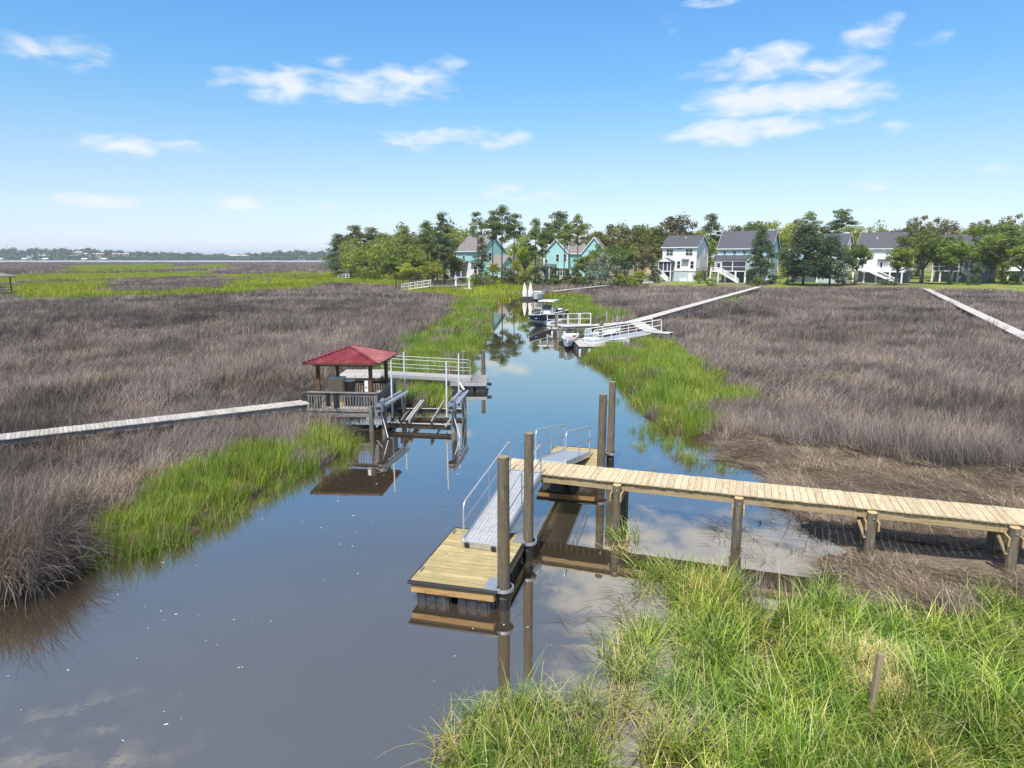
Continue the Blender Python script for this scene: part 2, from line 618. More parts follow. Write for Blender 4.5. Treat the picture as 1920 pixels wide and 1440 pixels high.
def fillet(pts, r, n=5):
    """polyline with rounded corners"""
    pts = [Vector(p) for p in pts]
    out = [pts[0]]
    for i in range(1, len(pts) - 1):
        a, b, c = pts[i - 1], pts[i], pts[i + 1]
        d0, d1 = (a - b), (c - b)
        k = min(r, d0.length * 0.49, d1.length * 0.49)
        s, e = b + d0.normalized() * k, b + d1.normalized() * k
        for j in range(n + 1):
            t = j / n
            out.append(s * (1 - t) ** 2 + b * 2 * t * (1 - t) + e * t ** 2)
    out.append(pts[-1])
    return out


# ------------------------------------------------------------------ zones (outlines on the ground)
def pxpoly(pts, z=0.0):
    return np.array([P(x, y, z) for x, y in pts])


def pip(x, y, poly):
    ins = np.zeros(x.shape, bool)
    n = len(poly)
    for i in range(n):
        x0, y0 = poly[i]
        x1, y1 = poly[(i + 1) % n]
        if y0 == y1:
            continue
        cnd = ((y0 > y) != (y1 > y)) & (x < (x1 - x0) * (y - y0) / (y1 - y0) + x0)
        ins ^= cnd
    return ins


def pdist(x, y, poly, closed=True):
    d = np.full(x.shape, 1e9)
    n = len(poly)
    for i in range(n if closed else n - 1):
        x0, y0 = poly[i]
        x1, y1 = poly[(i + 1) % n]
        ex, ey = x1 - x0, y1 - y0
        l2 = ex * ex + ey * ey + 1e-9
        t = np.clip(((x - x0) * ex + (y - y0) * ey) / l2, 0, 1)
        d = np.minimum(d, np.hypot(x - x0 - t * ex, y - y0 - t * ey))
    return d


CREEK = np.concatenate([
    np.array([(-30, -12), (-24, 4), (-15.5, 11)]),
    pxpoly([(0, 1150), (60, 1118), (130, 1080), (175, 1060), (260, 1040), (330, 1020), (400, 985), (450, 955), (490, 925), (540, 905), (600, 880),
            (640, 858), (668, 832), (655, 812), (625, 800), (600, 792), (640, 778), (690, 769), (735, 768), (790, 770), (835, 764), (848, 752), (835, 742), (790, 739),
            (785, 732), (830, 728), (852, 716), (866, 706), (882, 692), (884, 674), (880, 660), (896, 652), (898, 645), (908, 632), (913, 622), (908, 612),
            (912, 602), (917, 592), (920, 580), (928, 569), (920, 560), (955, 553), (985, 548), (1005, 545),
            (1030, 556), (1034, 566), (1050, 577), (1062, 592), (1085, 602), (1110, 607), (1160, 617), (1172, 632), (1145, 650), (1135, 662), (1105, 670), (1112, 680),
            (1142, 690), (1155, 706), (1175, 728), (1195, 750), (1212, 772), (1222, 793), (1250, 806), (1290, 818), (1330, 840), (1370, 864), (1410, 882),
            (1425, 902), (1400, 915), (1445, 943), (1475, 967), (1505, 988), (1550, 1008), (1580, 1034), (1578, 1075), (1530, 1118), (1472, 1130), (1468, 1262),
            (1405, 1258), (1398, 1122), (1350, 1112), (1288, 1096), (1266, 1130), (1258, 1215), (1270, 1290), (1256, 1325), (1246, 1370), (1238, 1420), (1230, 1480), (1225, 1580), (1118, 1580), (1132, 1450), (1140, 1390),
            (1120, 1322), (1050, 1302), (960, 1313), (895, 1325),
            (846, 1356), (826, 1410), (815, 1540)]),
    np.array([(-1.6, 4), (-4, -12)])])
POOL = pxpoly([(1225, 1300), (1250, 1285), (1300, 1310), (1290, 1390), (1245, 1370)])
RIVER = np.array([(-4000, 1010), (-700, 985), (-300, 1000), (60, 1040), (200, 1150), (200, 1690), (-4000, 1690)])
UPLAND = np.concatenate([pxpoly([(628, 513), (660, 524), (710, 524), (770, 531), (860, 531), (1000, 533), (1150, 534), (1250, 538), (1430, 541), (1560, 541), (1700, 542),
                                 (1800, 545), (1925, 547)], 0.7), np.array([(160, 120), (900, 120), (900, 1000), (-40, 1000), (-90, 420)])])
GREENS = [pxpoly(p, 0.3) for p in [
    # left bank band
    [(100, 1020), (150, 992), (215, 955), (260, 925), (330, 905), (390, 878), (450, 850), (520, 828), (575, 812), (650, 806), (680, 830), (600, 890), (500, 930), (400, 990), (330, 1030), (175, 1075), (110, 1070)],
    # behind the gazebo, up the left bank
    [(755, 680), (752, 655), (770, 640), (812, 615), (842, 590), (848, 570), (845, 556), (935, 552), (945, 570), (930, 605), (930, 640), (895, 665), (890, 700), (850, 718), (700, 722), (690, 705)],
    [(720, 775), (735, 742), (790, 728), (850, 728), (850, 770), (790, 780)],
    # right bank
    [(1098, 674), (1105, 655), (1170, 640), (1230, 640), (1270, 660), (1310, 690), (1390, 742), (1420, 760), (1330, 768), (1290, 775), (1335, 800), (1300, 815), (1225, 800), (1200, 760), (1150, 705), (1110, 684)],
    # right of the blue boat
    [(1030, 560), (1080, 552), (1110, 560), (1110, 570), (1150, 585), (1200, 600), (1100, 612), (1062, 600)],
    # head of the creek
    [(740, 548), (770, 542), (850, 541), (890, 531), (940, 530), (985, 537), (1010, 545), (985, 552), (945, 562), (850, 560)],
    # far swaths
    [(10, 562), (18, 539), (100, 533), (200, 530), (192, 543), (170, 549), (250, 551), (345, 553), (180, 564), (60, 567)],
    [(-60, 524), (60, 517), (200, 515), (340, 513), (390, 511), (390, 520), (250, 525), (100, 530), (-60, 536)],
    [(120, 510), (140, 499), (250, 498), (325, 497), (315, 507), (200, 511)],
    [(435, 531), (520, 522), (640, 513), (700, 518), (765, 528), (745, 540), (640, 534), (580, 536), (600, 544), (500, 549), (350, 556), (335, 545), (430, 540)],
    [(320, 503), (430, 496), (420, 505)], [(230, 555), (420, 547), (440, 553), (260, 563)], [(400, 520), (560, 513), (600, 516), (440, 526)],
    # small patch beside the long walkway
    [(1355, 562), (1390, 558), (1388, 568), (1360, 571)],
]]
STRAW = pxpoly([(1300, 838), (1420, 822), (1500, 845), (1600, 852), (1700, 880), (1800, 892), (2100, 900), (2200, 1130), (1900, 1160), (1840, 1140), (1700, 1160), (1560, 1130), (1585, 1034), (1500, 975), (1420, 905)], 0.15)
MEADOW = np.concatenate([pxpoly([(812, 1560), (822, 1410), (842, 1352), (960, 1308), (1050, 1298), (1125, 1318), (1166, 1385), (1225, 1350), (1262, 1285), (1255, 1215), (1262, 1130), (1286, 1090), (1350, 1106), (1400, 1120), (1450, 1190), (1510, 1135), (1600, 1140), (1700, 1165), (1800, 1180), (1840, 1140), (1905, 1140), (2000, 1190), (2200, 1210)], 0.1),
                         np.array([(14, 9), (14, 4), (-1, 4)])])
LAWN = pxpoly([(1250, 535), (1330, 535), (1345, 520), (1445, 518), (1448, 539), (1530, 541), (1540, 530), (1590, 520), (1690, 520), (1735, 533), (1745, 546), (1930, 548), (1960, 515), (1600, 505), (1280, 510)], 1.0)


def water_sd(x, y):
    """> 0 inside water"""
    best = np.full(x.shape, -1e9)
    for poly in (CREEK, POOL, RIVER):
        d = pdist(x, y, poly)
        best = np.maximum(best, np.where(pip(x, y, poly), d, -d))
    amp = np.where((x > 2.5) & (y > 13) & (y < 34), 1.0, .35) * np.clip(2.5 - np.abs(best) / 1.2, 0, 1)
    return best + amp * ((vnoise(x, y, 1.15, 91) - .5) * 1.3 + (vnoise(x, y, .42, 92) - .5) * .55)


def vnoise(x, y, sc, seed=0):
    """smooth value noise in numpy"""
    x, y = x / sc + seed * 17.13, y / sc + seed * 7.77
    xi, yi = np.floor(x), np.floor(y)
    fx, fy = x - xi, y - yi
    fx, fy = fx * fx * (3 - 2 * fx), fy * fy * (3 - 2 * fy)

    def h(a, b):
        v = np.sin(a * 127.1 + b * 311.7 + seed * 74.7) * 43758.5453
        return v - np.floor(v)
    return (h(xi, yi) * (1 - fx) + h(xi + 1, yi) * fx) * (1 - fy) + (h(xi, yi + 1) * (1 - fx) + h(xi + 1, yi + 1) * fx) * fy


def ground_z(x, y, sd=None):
    sd = water_sd(x, y) if sd is None else sd
    out = np.maximum(-sd, 0)
    straw = pip(x, y, STRAW)
    mead = pip(x, y, MEADOW)
    top = np.where(straw, 0.16, np.where(mead, 0.10, 0.38))
    z = np.where(sd > 0, -0.9 * (1 - np.exp(-sd * 0.8)) - 0.02, top * (1 - np.exp(-out * np.where(straw | mead, 1.2, 1.6))))
    z = z + np.where(sd < 0, (vnoise(x, y, 1.3, 1) - 0.5) * np.where(straw, 0.26, 0.10) * np.minimum(out, 1), 0)
    up = pip(x, y, UPLAND)
    ud = pdist(x, y, UPLAND)
    z = np.where(up, np.maximum(z, 0.45 + 0.85 * np.clip(ud / 9, 0, 1) ** 0.8), z)
    far = (y > 1690)
    z = np.where(far, np.clip((y - 1690) * 0.05, 0, 1.5), z)
    return z


def gz(x, y):
    return float(ground_z(np.array([float(x)]), np.array([float(y)]))[0])


# ------------------------------------------------------------------ ground
def axis_steps(a, b, s, lim, g):
    neg, p, st = [], a, s
    while p > lim[0]:
        st *= g
        p -= st
        neg.append(p)
    mid = list(np.arange(a, b, s))
    pos, p, st = [], b, s
    while p < lim[1]:
        pos.append(p)
        p += st
        st *= g
    return np.array(neg[::-1] + mid + pos + [lim[1]])


def mk_ground_mat():
    k = Mat('marsh_ground')
    zc = k.attr('zone')
    sp = k.node('ShaderNodeSeparateColor')
    k.l.new(zc.outputs['Color'], sp.inputs[0])
    pos = k.pos()
    n1 = k.noise(pos, 3.0, 5, 0.65)
    nb = k.noise(k.scaled(pos, (0.35, 1.0, 0)), 0.045, 5, 0.62, 0.8)
    nf = k.noise(k.scaled(pos, (0.25, 1.0, 0)), 0.6, 3, 0.6)
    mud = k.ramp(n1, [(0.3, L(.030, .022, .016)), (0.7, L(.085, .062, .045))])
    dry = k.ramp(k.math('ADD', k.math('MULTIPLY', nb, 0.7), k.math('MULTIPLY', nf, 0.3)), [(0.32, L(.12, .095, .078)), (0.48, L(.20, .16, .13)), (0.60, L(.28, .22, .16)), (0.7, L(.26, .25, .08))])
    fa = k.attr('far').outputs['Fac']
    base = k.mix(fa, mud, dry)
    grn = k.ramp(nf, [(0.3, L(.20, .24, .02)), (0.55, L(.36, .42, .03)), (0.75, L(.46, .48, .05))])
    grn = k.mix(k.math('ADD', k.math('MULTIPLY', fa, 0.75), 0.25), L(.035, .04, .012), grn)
    base = k.mix(sp.outputs[0], base, grn)
    lw = k.ramp(k.noise(pos, 0.35, 4), [(0.3, L(.09, .12, .025)), (0.5, L(.20, .24, .04)), (0.75, L(.25, .23, .08))])
    base = k.mix(sp.outputs[1], base, lw)
    stw = k.ramp(k.noise(k.scaled(pos, (1.0, 3.0, 1)), 2.2, 6, 0.7, 1.0), [(0.25, L(.06, .048, .036)), (0.5, L(.15, .12, .088)), (0.75, L(.30, .245, .18))])
    base = k.mix(sp.outputs[2], base, stw)
    return k.done(k.bsdf(base, 0.9, spec=0.15, bump=n1, bstr=0.5, bdist=0.06))


def build_ground():
    xs = axis_steps(-26, 26, 0.36, (-4500, 4500), 1.055)
    ys = axis_steps(4, 60, 0.36, (-40, 9000), 1.035)
    gx, gy = np.meshgrid(xs, ys)
    x, y = gx.ravel(), gy.ravel()
    sd = water_sd(x, y)
    z = ground_z(x, y, sd)
    nx, ny = len(xs), len(ys)
    co = np.stack([x, y, z], 1).astype(np.float32)
    i = (np.arange(ny - 1)[:, None] * nx + np.arange(nx - 1)[None, :]).ravel()
    q = np.stack([i, i + 1, i + nx + 1, i + nx], 1)
    me = mesh_np('ground', co, q)
    zone = np.zeros((len(x), 4), np.float32)
    zone[:, 3] = 1
    wob = (vnoise(x, y, 3, 5) - 0.5)
    for g in GREENS:
        ins = pip(x, y, g)
        zone[:, 0] = np.maximum(zone[:, 0], ins)
    zone[:, 0] = np.maximum(zone[:, 0], pip(x, y, MEADOW))
    up = pip(x, y, UPLAND)
    lawn = pip(x, y, LAWN)
    zone[:, 1] = np.where(lawn, 1.0, np.where(up, 0.45, 0.0))
    zone[:, 2] = pip(x, y, STRAW)
    zone[:, 0] *= np.clip((-sd - .5) / .8, 0, 1)
    a = me.color_attributes.new('zone', 'FLOAT_COLOR', 'POINT')
    a.data.foreach_set('color', zone.ravel())
    a = me.attributes.new('far', 'FLOAT', 'POINT')
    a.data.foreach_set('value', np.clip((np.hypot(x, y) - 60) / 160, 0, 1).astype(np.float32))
    me.materials.append(mk_ground_mat())
    o = bpy.data.objects.new('ground', me)
    COL.objects.link(o)
    me.polygons.foreach_set('use_smooth', [True] * len(me.polygons))
    tag(o, kind='structure', label='dark marsh mud and grass flats reaching to the horizon')


def mesh_np(name, co, quads):
    me = bpy.data.meshes.new(name)
    nv, nq = len(co), len(quads)
    me.vertices.add(nv)
    me.vertices.foreach_set('co', np.asarray(co, np.float32).ravel())
    me.loops.add(nq * 4)
    me.loops.foreach_set('vertex_index', np.asarray(quads, np.int32).ravel())
    me.polygons.add(nq)
    me.polygons.foreach_set('loop_start', np.arange(0, nq * 4, 4, dtype=np.int32))
    try:
        me.polygons.foreach_set('loop_total', np.full(nq, 4, np.int32))
    except Exception:
        pass
    me.update(calc_edges=True)
    return me


build_ground()


def mk_water():
    k = Mat('creek_water')
    pos = k.pos()
    n1 = k.noise(k.scaled(pos, (1, 0.6, 1)), 1.1, 3, 0.5)
    n2 = k.noise(k.scaled(pos, (1, 0.5, 1)), 0.16, 2, 0.5)
    n3 = k.noise(pos, 7.0, 2, 0.5)
    rip = k.math('MULTIPLY', n3, k.math('MULTIPLY', k.math('SUBTRACT', n2, 0.48, True), 2.0, True))
    h = k.math('ADD', k.math('ADD', k.math('MULTIPLY', n1, 0.4), k.math('MULTIPLY', rip, 0.25)), n2)
    murk = k.ramp(k.noise(pos, 0.25, 3), [(0.3, L(.050, .039, .026)), (0.7, L(.070, .055, .038))])
    bp = k.node('ShaderNodeBump')
    sy = k.node('ShaderNodeSeparateXYZ')
    k.l.new(pos, sy.inputs[0])
    k.l.new(k.math('MULTIPLY', k.math('SUBTRACT', 1.0, k.math('DIVIDE', sy.outputs[1], 260.0), True), 0.13), bp.inputs['Strength'])
    bp.inputs['Distance'].default_value = 0.05
    k.l.new(h, bp.inputs['Height'])
    df = k.node('ShaderNodeBsdfDiffuse')
    k.l.new(murk, df.inputs['Color'])
    gl = k.node('ShaderNodeBsdfGlossy')
    gl.inputs['Color'].default_value = (1.0, .92, .80, 1)
    gl.inputs['Roughness'].default_value = 0.02
    k.l.new(k.math('ADD', k.math('MULTIPLY', k.math('DIVIDE', k.math('SUBTRACT', sy.outputs[1], 500.0), 400.0, True), 0.35), 0.02), gl.inputs['Roughness'])
    k.l.new(bp.outputs[0], gl.inputs['Normal'])
    lw = k.node('ShaderNodeLayerWeight')
    lw.inputs['Blend'].default_value = 0.5
    k.l.new(bp.outputs[0], lw.inputs['Normal'])
    fac = k.math('ADD', k.math('MULTIPLY', k.math('POWER', lw.outputs['Facing'], 1.7), 0.66), 0.27, True)
    mx = k.node('ShaderNodeMixShader')
    k.l.new(fac, mx.inputs[0])
    k.l.new(df.outputs[0], mx.inputs[1])
    k.l.new(gl.outputs[0], mx.inputs[2])
    return k.done(mx)


wm = bpy.data.meshes.new('water')
wm.from_pydata([(-5000, -60, 0), (5000, -60, 0), (5000, 2400, 0), (-5000, 2400, 0)], [], [(0, 1, 2, 3)])
wm.materials.append(mk_water())
wob_ = bpy.data.objects.new('water', wm)
COL.objects.link(wob_)
tag(wob_, kind='structure', label='still brown tidal creek mirroring the sky')


# ------------------------------------------------------------------ frames for docks
def frame(o, ex):
    ex = Vector((ex[0], ex[1], 0)).normalized()
    ey = Vector((-ex.y, ex.x, 0))
    m = Matrix.Identity(4)
    m.col[0][:3], m.col[1][:3], m.col[2][:3] = ex, ey, (0, 0, 1)
    m.col[3][:3] = (o[0], o[1], o[2] if len(o) > 2 else 0)
    return m


def planks(mb, x0, x1, y0, y1, z1, w, th=0.035, gap=0.007, along='y', jit=0.0):
    """boards laid side by side; along = their length direction"""
    a, b = (x0, x1) if along == 'y' else (y0, y1)
    n = max(1, round((b - a) / w))
    w = (b - a) / n
    for i in range(n):
        p, q = a + i * w + gap / 2, a + (i + 1) * w - gap / 2
        dz = random.uniform(-.004, .004)
        e0, e1 = random.uniform(-jit, jit), random.uniform(-jit, jit)
        if along == 'y':
            mb.box(p, q, y0 + e0, y1 + e1, z1 - th + dz, z1 + dz)
        else:
            mb.box(x0 + e0, x1 + e1, p, q, z1 - th + dz, z1 + dz)


def pile(name, label, x, y, top, r, mat='pile_wood', group=None, base=-0.9, cat='piling', cap=True):
    lean = (random.uniform(-.02, .02), random.uniform(-.02, .02))
    root = thing(name, label, cat, (x, y, 0), group)
    mb = MB()
    mb.tube([(x, y, base), (x, y, 0.05), (x + lean[0] * .5, y + lean[1] * .5, top * .5), (x + lean[0], y + lean[1], top)], [r * 1.08, r * 1.06, r, r * .93], 16)
    mb.build('shaft', M[mat], root, smooth=True)
    if cap:
        mb = MB()
        mb.tube([(x + lean[0], y + lean[1], top), (x + lean[0], y + lean[1], top + .012)], [r * .9, r * .86], 16)
        mb.build('cut_top', M['tan_cut'], root)
    mb = MB()
    mb.tube([(x, y, -0.3), (x, y, 0.28)], r * 1.10, 16, caps=False)
    mb.build('wet_band', M['wet'], root, smooth=True)
    return root


M['wet'] = m_plain('wet_algae_wood', L(.03, .027, .022), 0.35, 0, 0.4, 4)

DX = (.968, -.25)


# ------------------------------------------------------------------ floating docks
def new_dock(o, label, W=2.05, LN=3.25, top=0.56, off=.10):
    T = frame(o, DX)
    root = thing('floating_dock', label, 'floating dock', (o[0], o[1], 0), 'floating docks of new pine beside the pier')
    mb = MB(T)
    planks(mb, 0, W, 0.02, LN - .02, top, 0.185, gap=.014, along='x', jit=.004)
    mb.build('deck', M['dock_wood'], root)
    mb = MB(T)
    z0, z1 = top - .29, top - .04
    mb.box(.02, W * .46, .0, .045, z0, z1)
    mb.box(W * .46 + .004, W - .02, .0, .045, z0, z1)
    mb.build('end_board', M['fascia_wood'], root)
    mb = MB(T)
    mb.box(.02, W - .02, LN - .045, LN, z0, z1)
    mb.build('end_board', M['fascia_wood'], root)
    mb = MB(T)
    for xx in (0, W - .045):
        mb.box(xx, xx + .045, .047, LN - .047, z0 + .003, z1)
    mb.build('side_board', M['fascia_wood'], root)
    mb = MB(T)
    e = .028
    mb.tube([(-e, -e, top - .045), (W + e, -e, top - .045), (W + e, LN + e, top - .045), (-e, LN + e, top - .045), (-e, -e, top - .045)], .036, 8)
    mb.box(-.012, W + .012, -.022, -.002, top - .085, top + .004)
    mb.box(-.012, W + .012, LN + .002, LN + .022, top - .085, top + .004)
    mb.box(-.022, -.003, -.01, LN + .01, top - .085, top + .004)
    mb.box(W + .003, W + .022, -.01, LN + .01, top - .085, top + .004)
    mb.build('rub_rail', M['rubber'], root)
    for fx in (.12, W - .92):
        for fy in (.1, LN - 1.3):
            mb = MB(T)
            mb.box(fx, fx + .8, fy, fy + 1.2, -.2, z0 - .004)
            for k in range(3):
                mb.box(fx + .04 + k * .26, fx + .22 + k * .26, fy - .03, fy - .001, -.15, z0 - .05)
            for k in range(4):
                mb.box(fx + .8005, fx + .83, fy + .05 + k * .29, fy + .25 + k * .29, -.15, z0 - .05)
            mb.build('float_block', M['float'], root, bevel=.02)
    for (cx, cy) in ((.08, .55), (.08, LN - .35), (W - .1, LN * .5)):
        mb = MB(T)
        mb.tube(fillet([(cx, cy - .13, top + .06), (cx, cy, top + .075), (cx, cy + .13, top + .06)], .1), .016, 6)
        for d in (-.05, .05):
            mb.tube([(cx, cy + d, top), (cx, cy + d, top + .07)], .018, 6)
        mb.build('cleat', M['galv'], root)
    for (hx, hy) in ((W + .15, .28), (W + off, 2.97)):
        mb = MB(T)
        mb.ring((hx, hy), .205, .235, top - .09, top - .01, -math.pi * .62, math.pi * .62)
        mb.box(W - .22, hx - .02, hy - .29, hy - .19, top + .002, top + .012)
        mb.box(W - .22, hx - .02, hy + .19, hy + .29, top + .002, top + .012)
        mb.box(W - .26, W + .03, hy - .29, hy + .29, top + .013, top + .021)
        mb.box(W + .024, hx - .02, hy - .235, hy - .205, top - .09, top - .01)
        mb.box(W + .024, hx - .02, hy + .205, hy + .235, top - .09, top - .01)
        mb.build('pile_hoop', M['galv'], root)
        mb = MB(T)
        mb.ring((hx, hy), .165, .2, top - .075, top - .02)
        mb.build('hoop_liner', M['rubber'], root)
    return root, T


D1 = (-2.39, 14.89)
dock1, T1 = new_dock(D1, 'new pine floating dock in front of the pier, below the long gangway')
D2 = (0.92, 23.31)
dock2, T2 = new_dock(D2, 'new pine floating dock behind the pier with the short gangway, partly hidden by the pier', off=.19)


def topz(py, x, y):
    v = (720 - py) / FPX
    return CAMH + (v * y * c_ - y * s_) / (c_ + v * s_)


p = T1 @ Vector((2.2, .28, 0)); pile('mooring_pile', 'thick dark piling at the front corner of the near floating dock, standing before the gangway', p.x, p.y, topz(857, p.x, p.y), .14, group='pilings of the floating docks')
p = T1 @ Vector((2.15, 2.97, 0)); pile('mooring_pile', 'tall brown piling at the rear corner of the near floating dock, right of the gangway', p.x, p.y, topz(813, p.x, p.y), .13, group='pilings of the floating docks')
p = T2 @ Vector((2.2, .28, 0)); pile('mooring_pile', 'weathered piling close behind the pier, left one of two at the rear float', p.x, p.y, topz(739, p.x, p.y), .145, group='pilings of the floating docks')
p = T2 @ Vector((2.24, 2.97, 0)); pile('mooring_pile', 'tallest dark piling held in a steel hoop at the back of the rear float', p.x, p.y, topz(716, p.x, p.y), .135, group='pilings of the floating docks')

# ------------------------------------------------------------------ new pier
ZP = 1.5
TP = frame((-0.25, 20.38), (.946, -.324))
PW = 1.26


def build_pier():
    root = thing('pier', 'long new pine walkway on round posts running out over the mud to the two floats', 'pier', TP.translation, None)
    mb = MB(TP)
    planks(mb, -.15, 26, 0, PW, ZP, .19, gap=.010, along='y', jit=.010)
    mb.build('deck', M['new_wood'], root)
    mb = MB(TP)
    nb = round((26 + .15) / .19)
    for i in range(nb):
        xx = -.15 + (26.15) * (i + .5) / nb
        for yy in (.09, PW - .09):
            for dx in (-.045, .045):
                mb.box(xx + dx - .006, xx + dx + .006, yy - .006, yy + .006, ZP + .004, ZP + .006)
    tag(mb.build('nail_heads', M['steel'], root), None, None, None, 'stuff')
    for y in (.07, PW - .11):
        mb = MB(TP)
        x = -.1
        while x < 26:
            e = min(26, x + 3.32)
            mb.box(x + .003, e - .003, y, y + .042, ZP - .29, ZP - .04)
            x = e
        mb.build('beam', M['beam_wood'], root)
    mb = MB(TP)
    mb.box(-.145, -.103, .0, PW, ZP - .29, ZP - .04)
    mb.build('end_board', M['fascia_wood'], root)
    xs = [3.55, 6.95, 10.28, 13.45, 16.8, 20.1, 23.4]
    for i, x in enumerate(xs):
        for near in (True, False):
            yy = -.075 if near else PW + .06
            r = .125
            mb = MB(TP)
            tp = ZP - .075 if near else ZP - .1
            mb.tube([(x, yy, -.8), (x, yy, tp * .5), (x, yy, tp)], [r * 1.08, r * 1.03, r], 16)
            pst = mb.build('post', M['pile_wood'], root, smooth=True)
            mb = MB(TP)
            mb.tube([(x, yy, tp), (x, yy, tp + .01)], [r * .98, r * .95], 16)
            mb.build('cut_top', M['cut_wood'], pst)
            if near:
                mb = MB(TP)
                mb.tube([(x + .02, yy - r - .02, tp - .13), (x + .02, yy - r + .05, tp - .13)], .028, 8)
                mb.build('bolt', M['galv'], pst)
        for s in (-1, 1):
            mb = MB(TP)
            mb.box(x + s * .15 - .022, x + s * .15 + .022, -.28, PW + .2, ZP - .52, ZP - .295)
            mb.build('cross_beam', M['beam_wood'], root)
        if i in (2, 3, 4):
            mb = MB(TP)
            mb.beam((x - .3, .02, ZP - .36), (x - .13, -.14, ZP - .78), .09, .035)
            mb.build('brace', M['beam_wood'], root)
    return root


build_pier()


# ------------------------------------------------------------------ gangways
def gangway(name, label, a, b, width, mat_rail='alu', rail_h=1.0, posts=3, mat_deck='alu_deck', pads=True, group=None, side_h=.16, rr=.021, n=6, mid=True, sides=(1, -1)):
    """a, b: centres of the two ends of the deck top (Vectors)"""
    a, b = Vector(a), Vector(b)
    d = (b - a)
    ln = d.length
    ex = d / ln
    ey = Vector((-ex.y, ex.x, 0)).normalized()
    ez = ex.cross(ey)
    T = Matrix.Identity(4)
    T.col[0][:3], T.col[1][:3], T.col[2][:3], T.col[3][:3] = ex, ey, ez, a
    root = thing(name, label, 'gangway', a, group)
    h = width / 2
    mb = MB(T)
    mb.box(0, ln, -h + .03, h - .03, -.035, 0)
    if mat_deck == 'alu_deck':
        for i in range(int(ln / .11)):
            mb.box(.05 + i * .11, .075 + i * .11, -h + .035, h - .035, .001, .011, rnd=random.random())
        for i in range(9):
            yy = -h + .08 + i * (width - .16) / 8
            mb.box(.04, ln - .04, yy - .006, yy + .006, .012, .017, rnd=0.2)
    mb.build('tread', M[mat_deck], root)
    mb = MB(T)
    for s in (-1, 1):
        mb.box(-.02, ln + .02, s * h - .03, s * h + .03, -side_h, .025)
    mb.box(-.04, -.021, -h - .03, h + .03, -side_h, .01)
    mb.box(ln + .021, ln + .04, -h - .03, h + .03, -side_h, .01)
    mb.build('side_frame', M[mat_rail], root)
    if pads:
        for s in (-1, 1):
            mb = MB(T)
            mb.box(-.075, -.041, s * (h - .12) - .06, s * (h - .12) + .06, -side_h + .02, -.02)
            mb.build('bumper_pad', M['rubber'], root)
    up = T.to_3x3().inverted() @ Vector((0, 0, 1))
    for s in sides:
        mb = MB(T)
        base = lambda x: Vector((x, s * h, 0))
        pth = fillet([base(.05), base(.05) + up * rail_h, base(ln - .05) + up * rail_h, base(ln - .05)], .22)
        mb.tube(pth, rr, n)
        mb.build('handrail', M[mat_rail], root, smooth=True)
        if mid:
            mb = MB(T)
            mb.tube([base(.05) + up * rail_h * .5, base(ln - .05) + up * rail_h * .5], rr * .8, n)
            mb.build('middle_rail', M[mat_rail], root, smooth=True)
        for k in range(1, posts):
            x = .05 + (ln - .1) * k / posts
            mb = MB(T)
            mb.tube([base(x), base(x) + up * rail_h], rr * .85, n)
            mb.build('rail_post', M[mat_rail], root, smooth=True)
    return root


ga = (P3(868, 1010, .74) + P3(935, 1027, .74)) / 2
gb = (P3(957, 881, ZP + .02) + P3(1016, 888, ZP + .02)) / 2
gangway('gangway', 'long aluminium gangway sloping from the pier head down to the near float', ga, gb, .98, posts=2, group='aluminium gangways of the new pier', rr=.024, n=10)
ga = (P3(1058, 843, .74) + P3(1106, 849, .74)) / 2
gb = (P3(1004, 861, ZP + .02) + P3(1060, 868, ZP + .02)) / 2
gangway('gangway', 'short pale aluminium gangway with high hoop rails on the far side of the pier', ga, gb, 1.0, posts=2, group='aluminium gangways of the new pier', rr=.024, n=10, mat_deck='alu')
mb = MB()
for px_, py_ in ((1640, 1225),):
    b_ = P3(1632, 1345, .1)
    mb.beam(b_ - Vector((.02, 0, .3)), Vector((b_.x + .05, b_.y, topz(1226, b_.x, b_.y))), .085, .085, up=(0, 1, 0))
tag(mb.build('stake', M['tan_cut']), 'short square brown wooden stake leaning in the bright green grass', 'stake')


# ------------------------------------------------------------------ gazebo on its platform
def corrugated(mb, c0, c1, t0, t1, up, amp=.03, pitch=.15):
    """ribbed sheet between an eave edge c0-c1 and a top edge t0-t1 (t0 may equal t1); ribs run up the slope"""
    c0, c1, t0, t1 = map(Vector, (c0, c1, t0, t1))
    e = (c1 - c0)
    ln = e.length
    e = e / ln
    n = int(ln / pitch) * 6
    a0, a1 = (t0 - c0).dot(e), (t1 - c0).dot(e)
    slope = ((t0 + t1) / 2 - (c0 + c1) / 2)
    slope = slope - e * slope.dot(e)
    nrm = e.cross(slope).normalized()
    if nrm.z < 0:
        nrm = -nrm
    vs, fs = [], []
    for i in range(n + 1):
        s = ln * i / n
        k = min(1.0, s / a0 if a0 > 1e-6 else 1.0, (ln - s) / (ln - a1) if ln - a1 > 1e-6 else 1.0)
        off = nrm * amp * math.sin(2 * math.pi * s / pitch)
        p0 = c0 + e * s + off
        p1 = c0 + e * s + slope * k + off
        vs += [p0, p1, p0 - nrm * .006, p1 - nrm * .006]
    for i in range(n):
        a, b = i * 4, i * 4 + 4
        fs += [(a, b, b + 1, a + 1), (a + 2, a + 3, b + 3, b + 2), (a, a + 2, b + 2, b)]
    mb.add(vs, fs)


TG = frame((-9.16, 31.78), (.996, -.087))


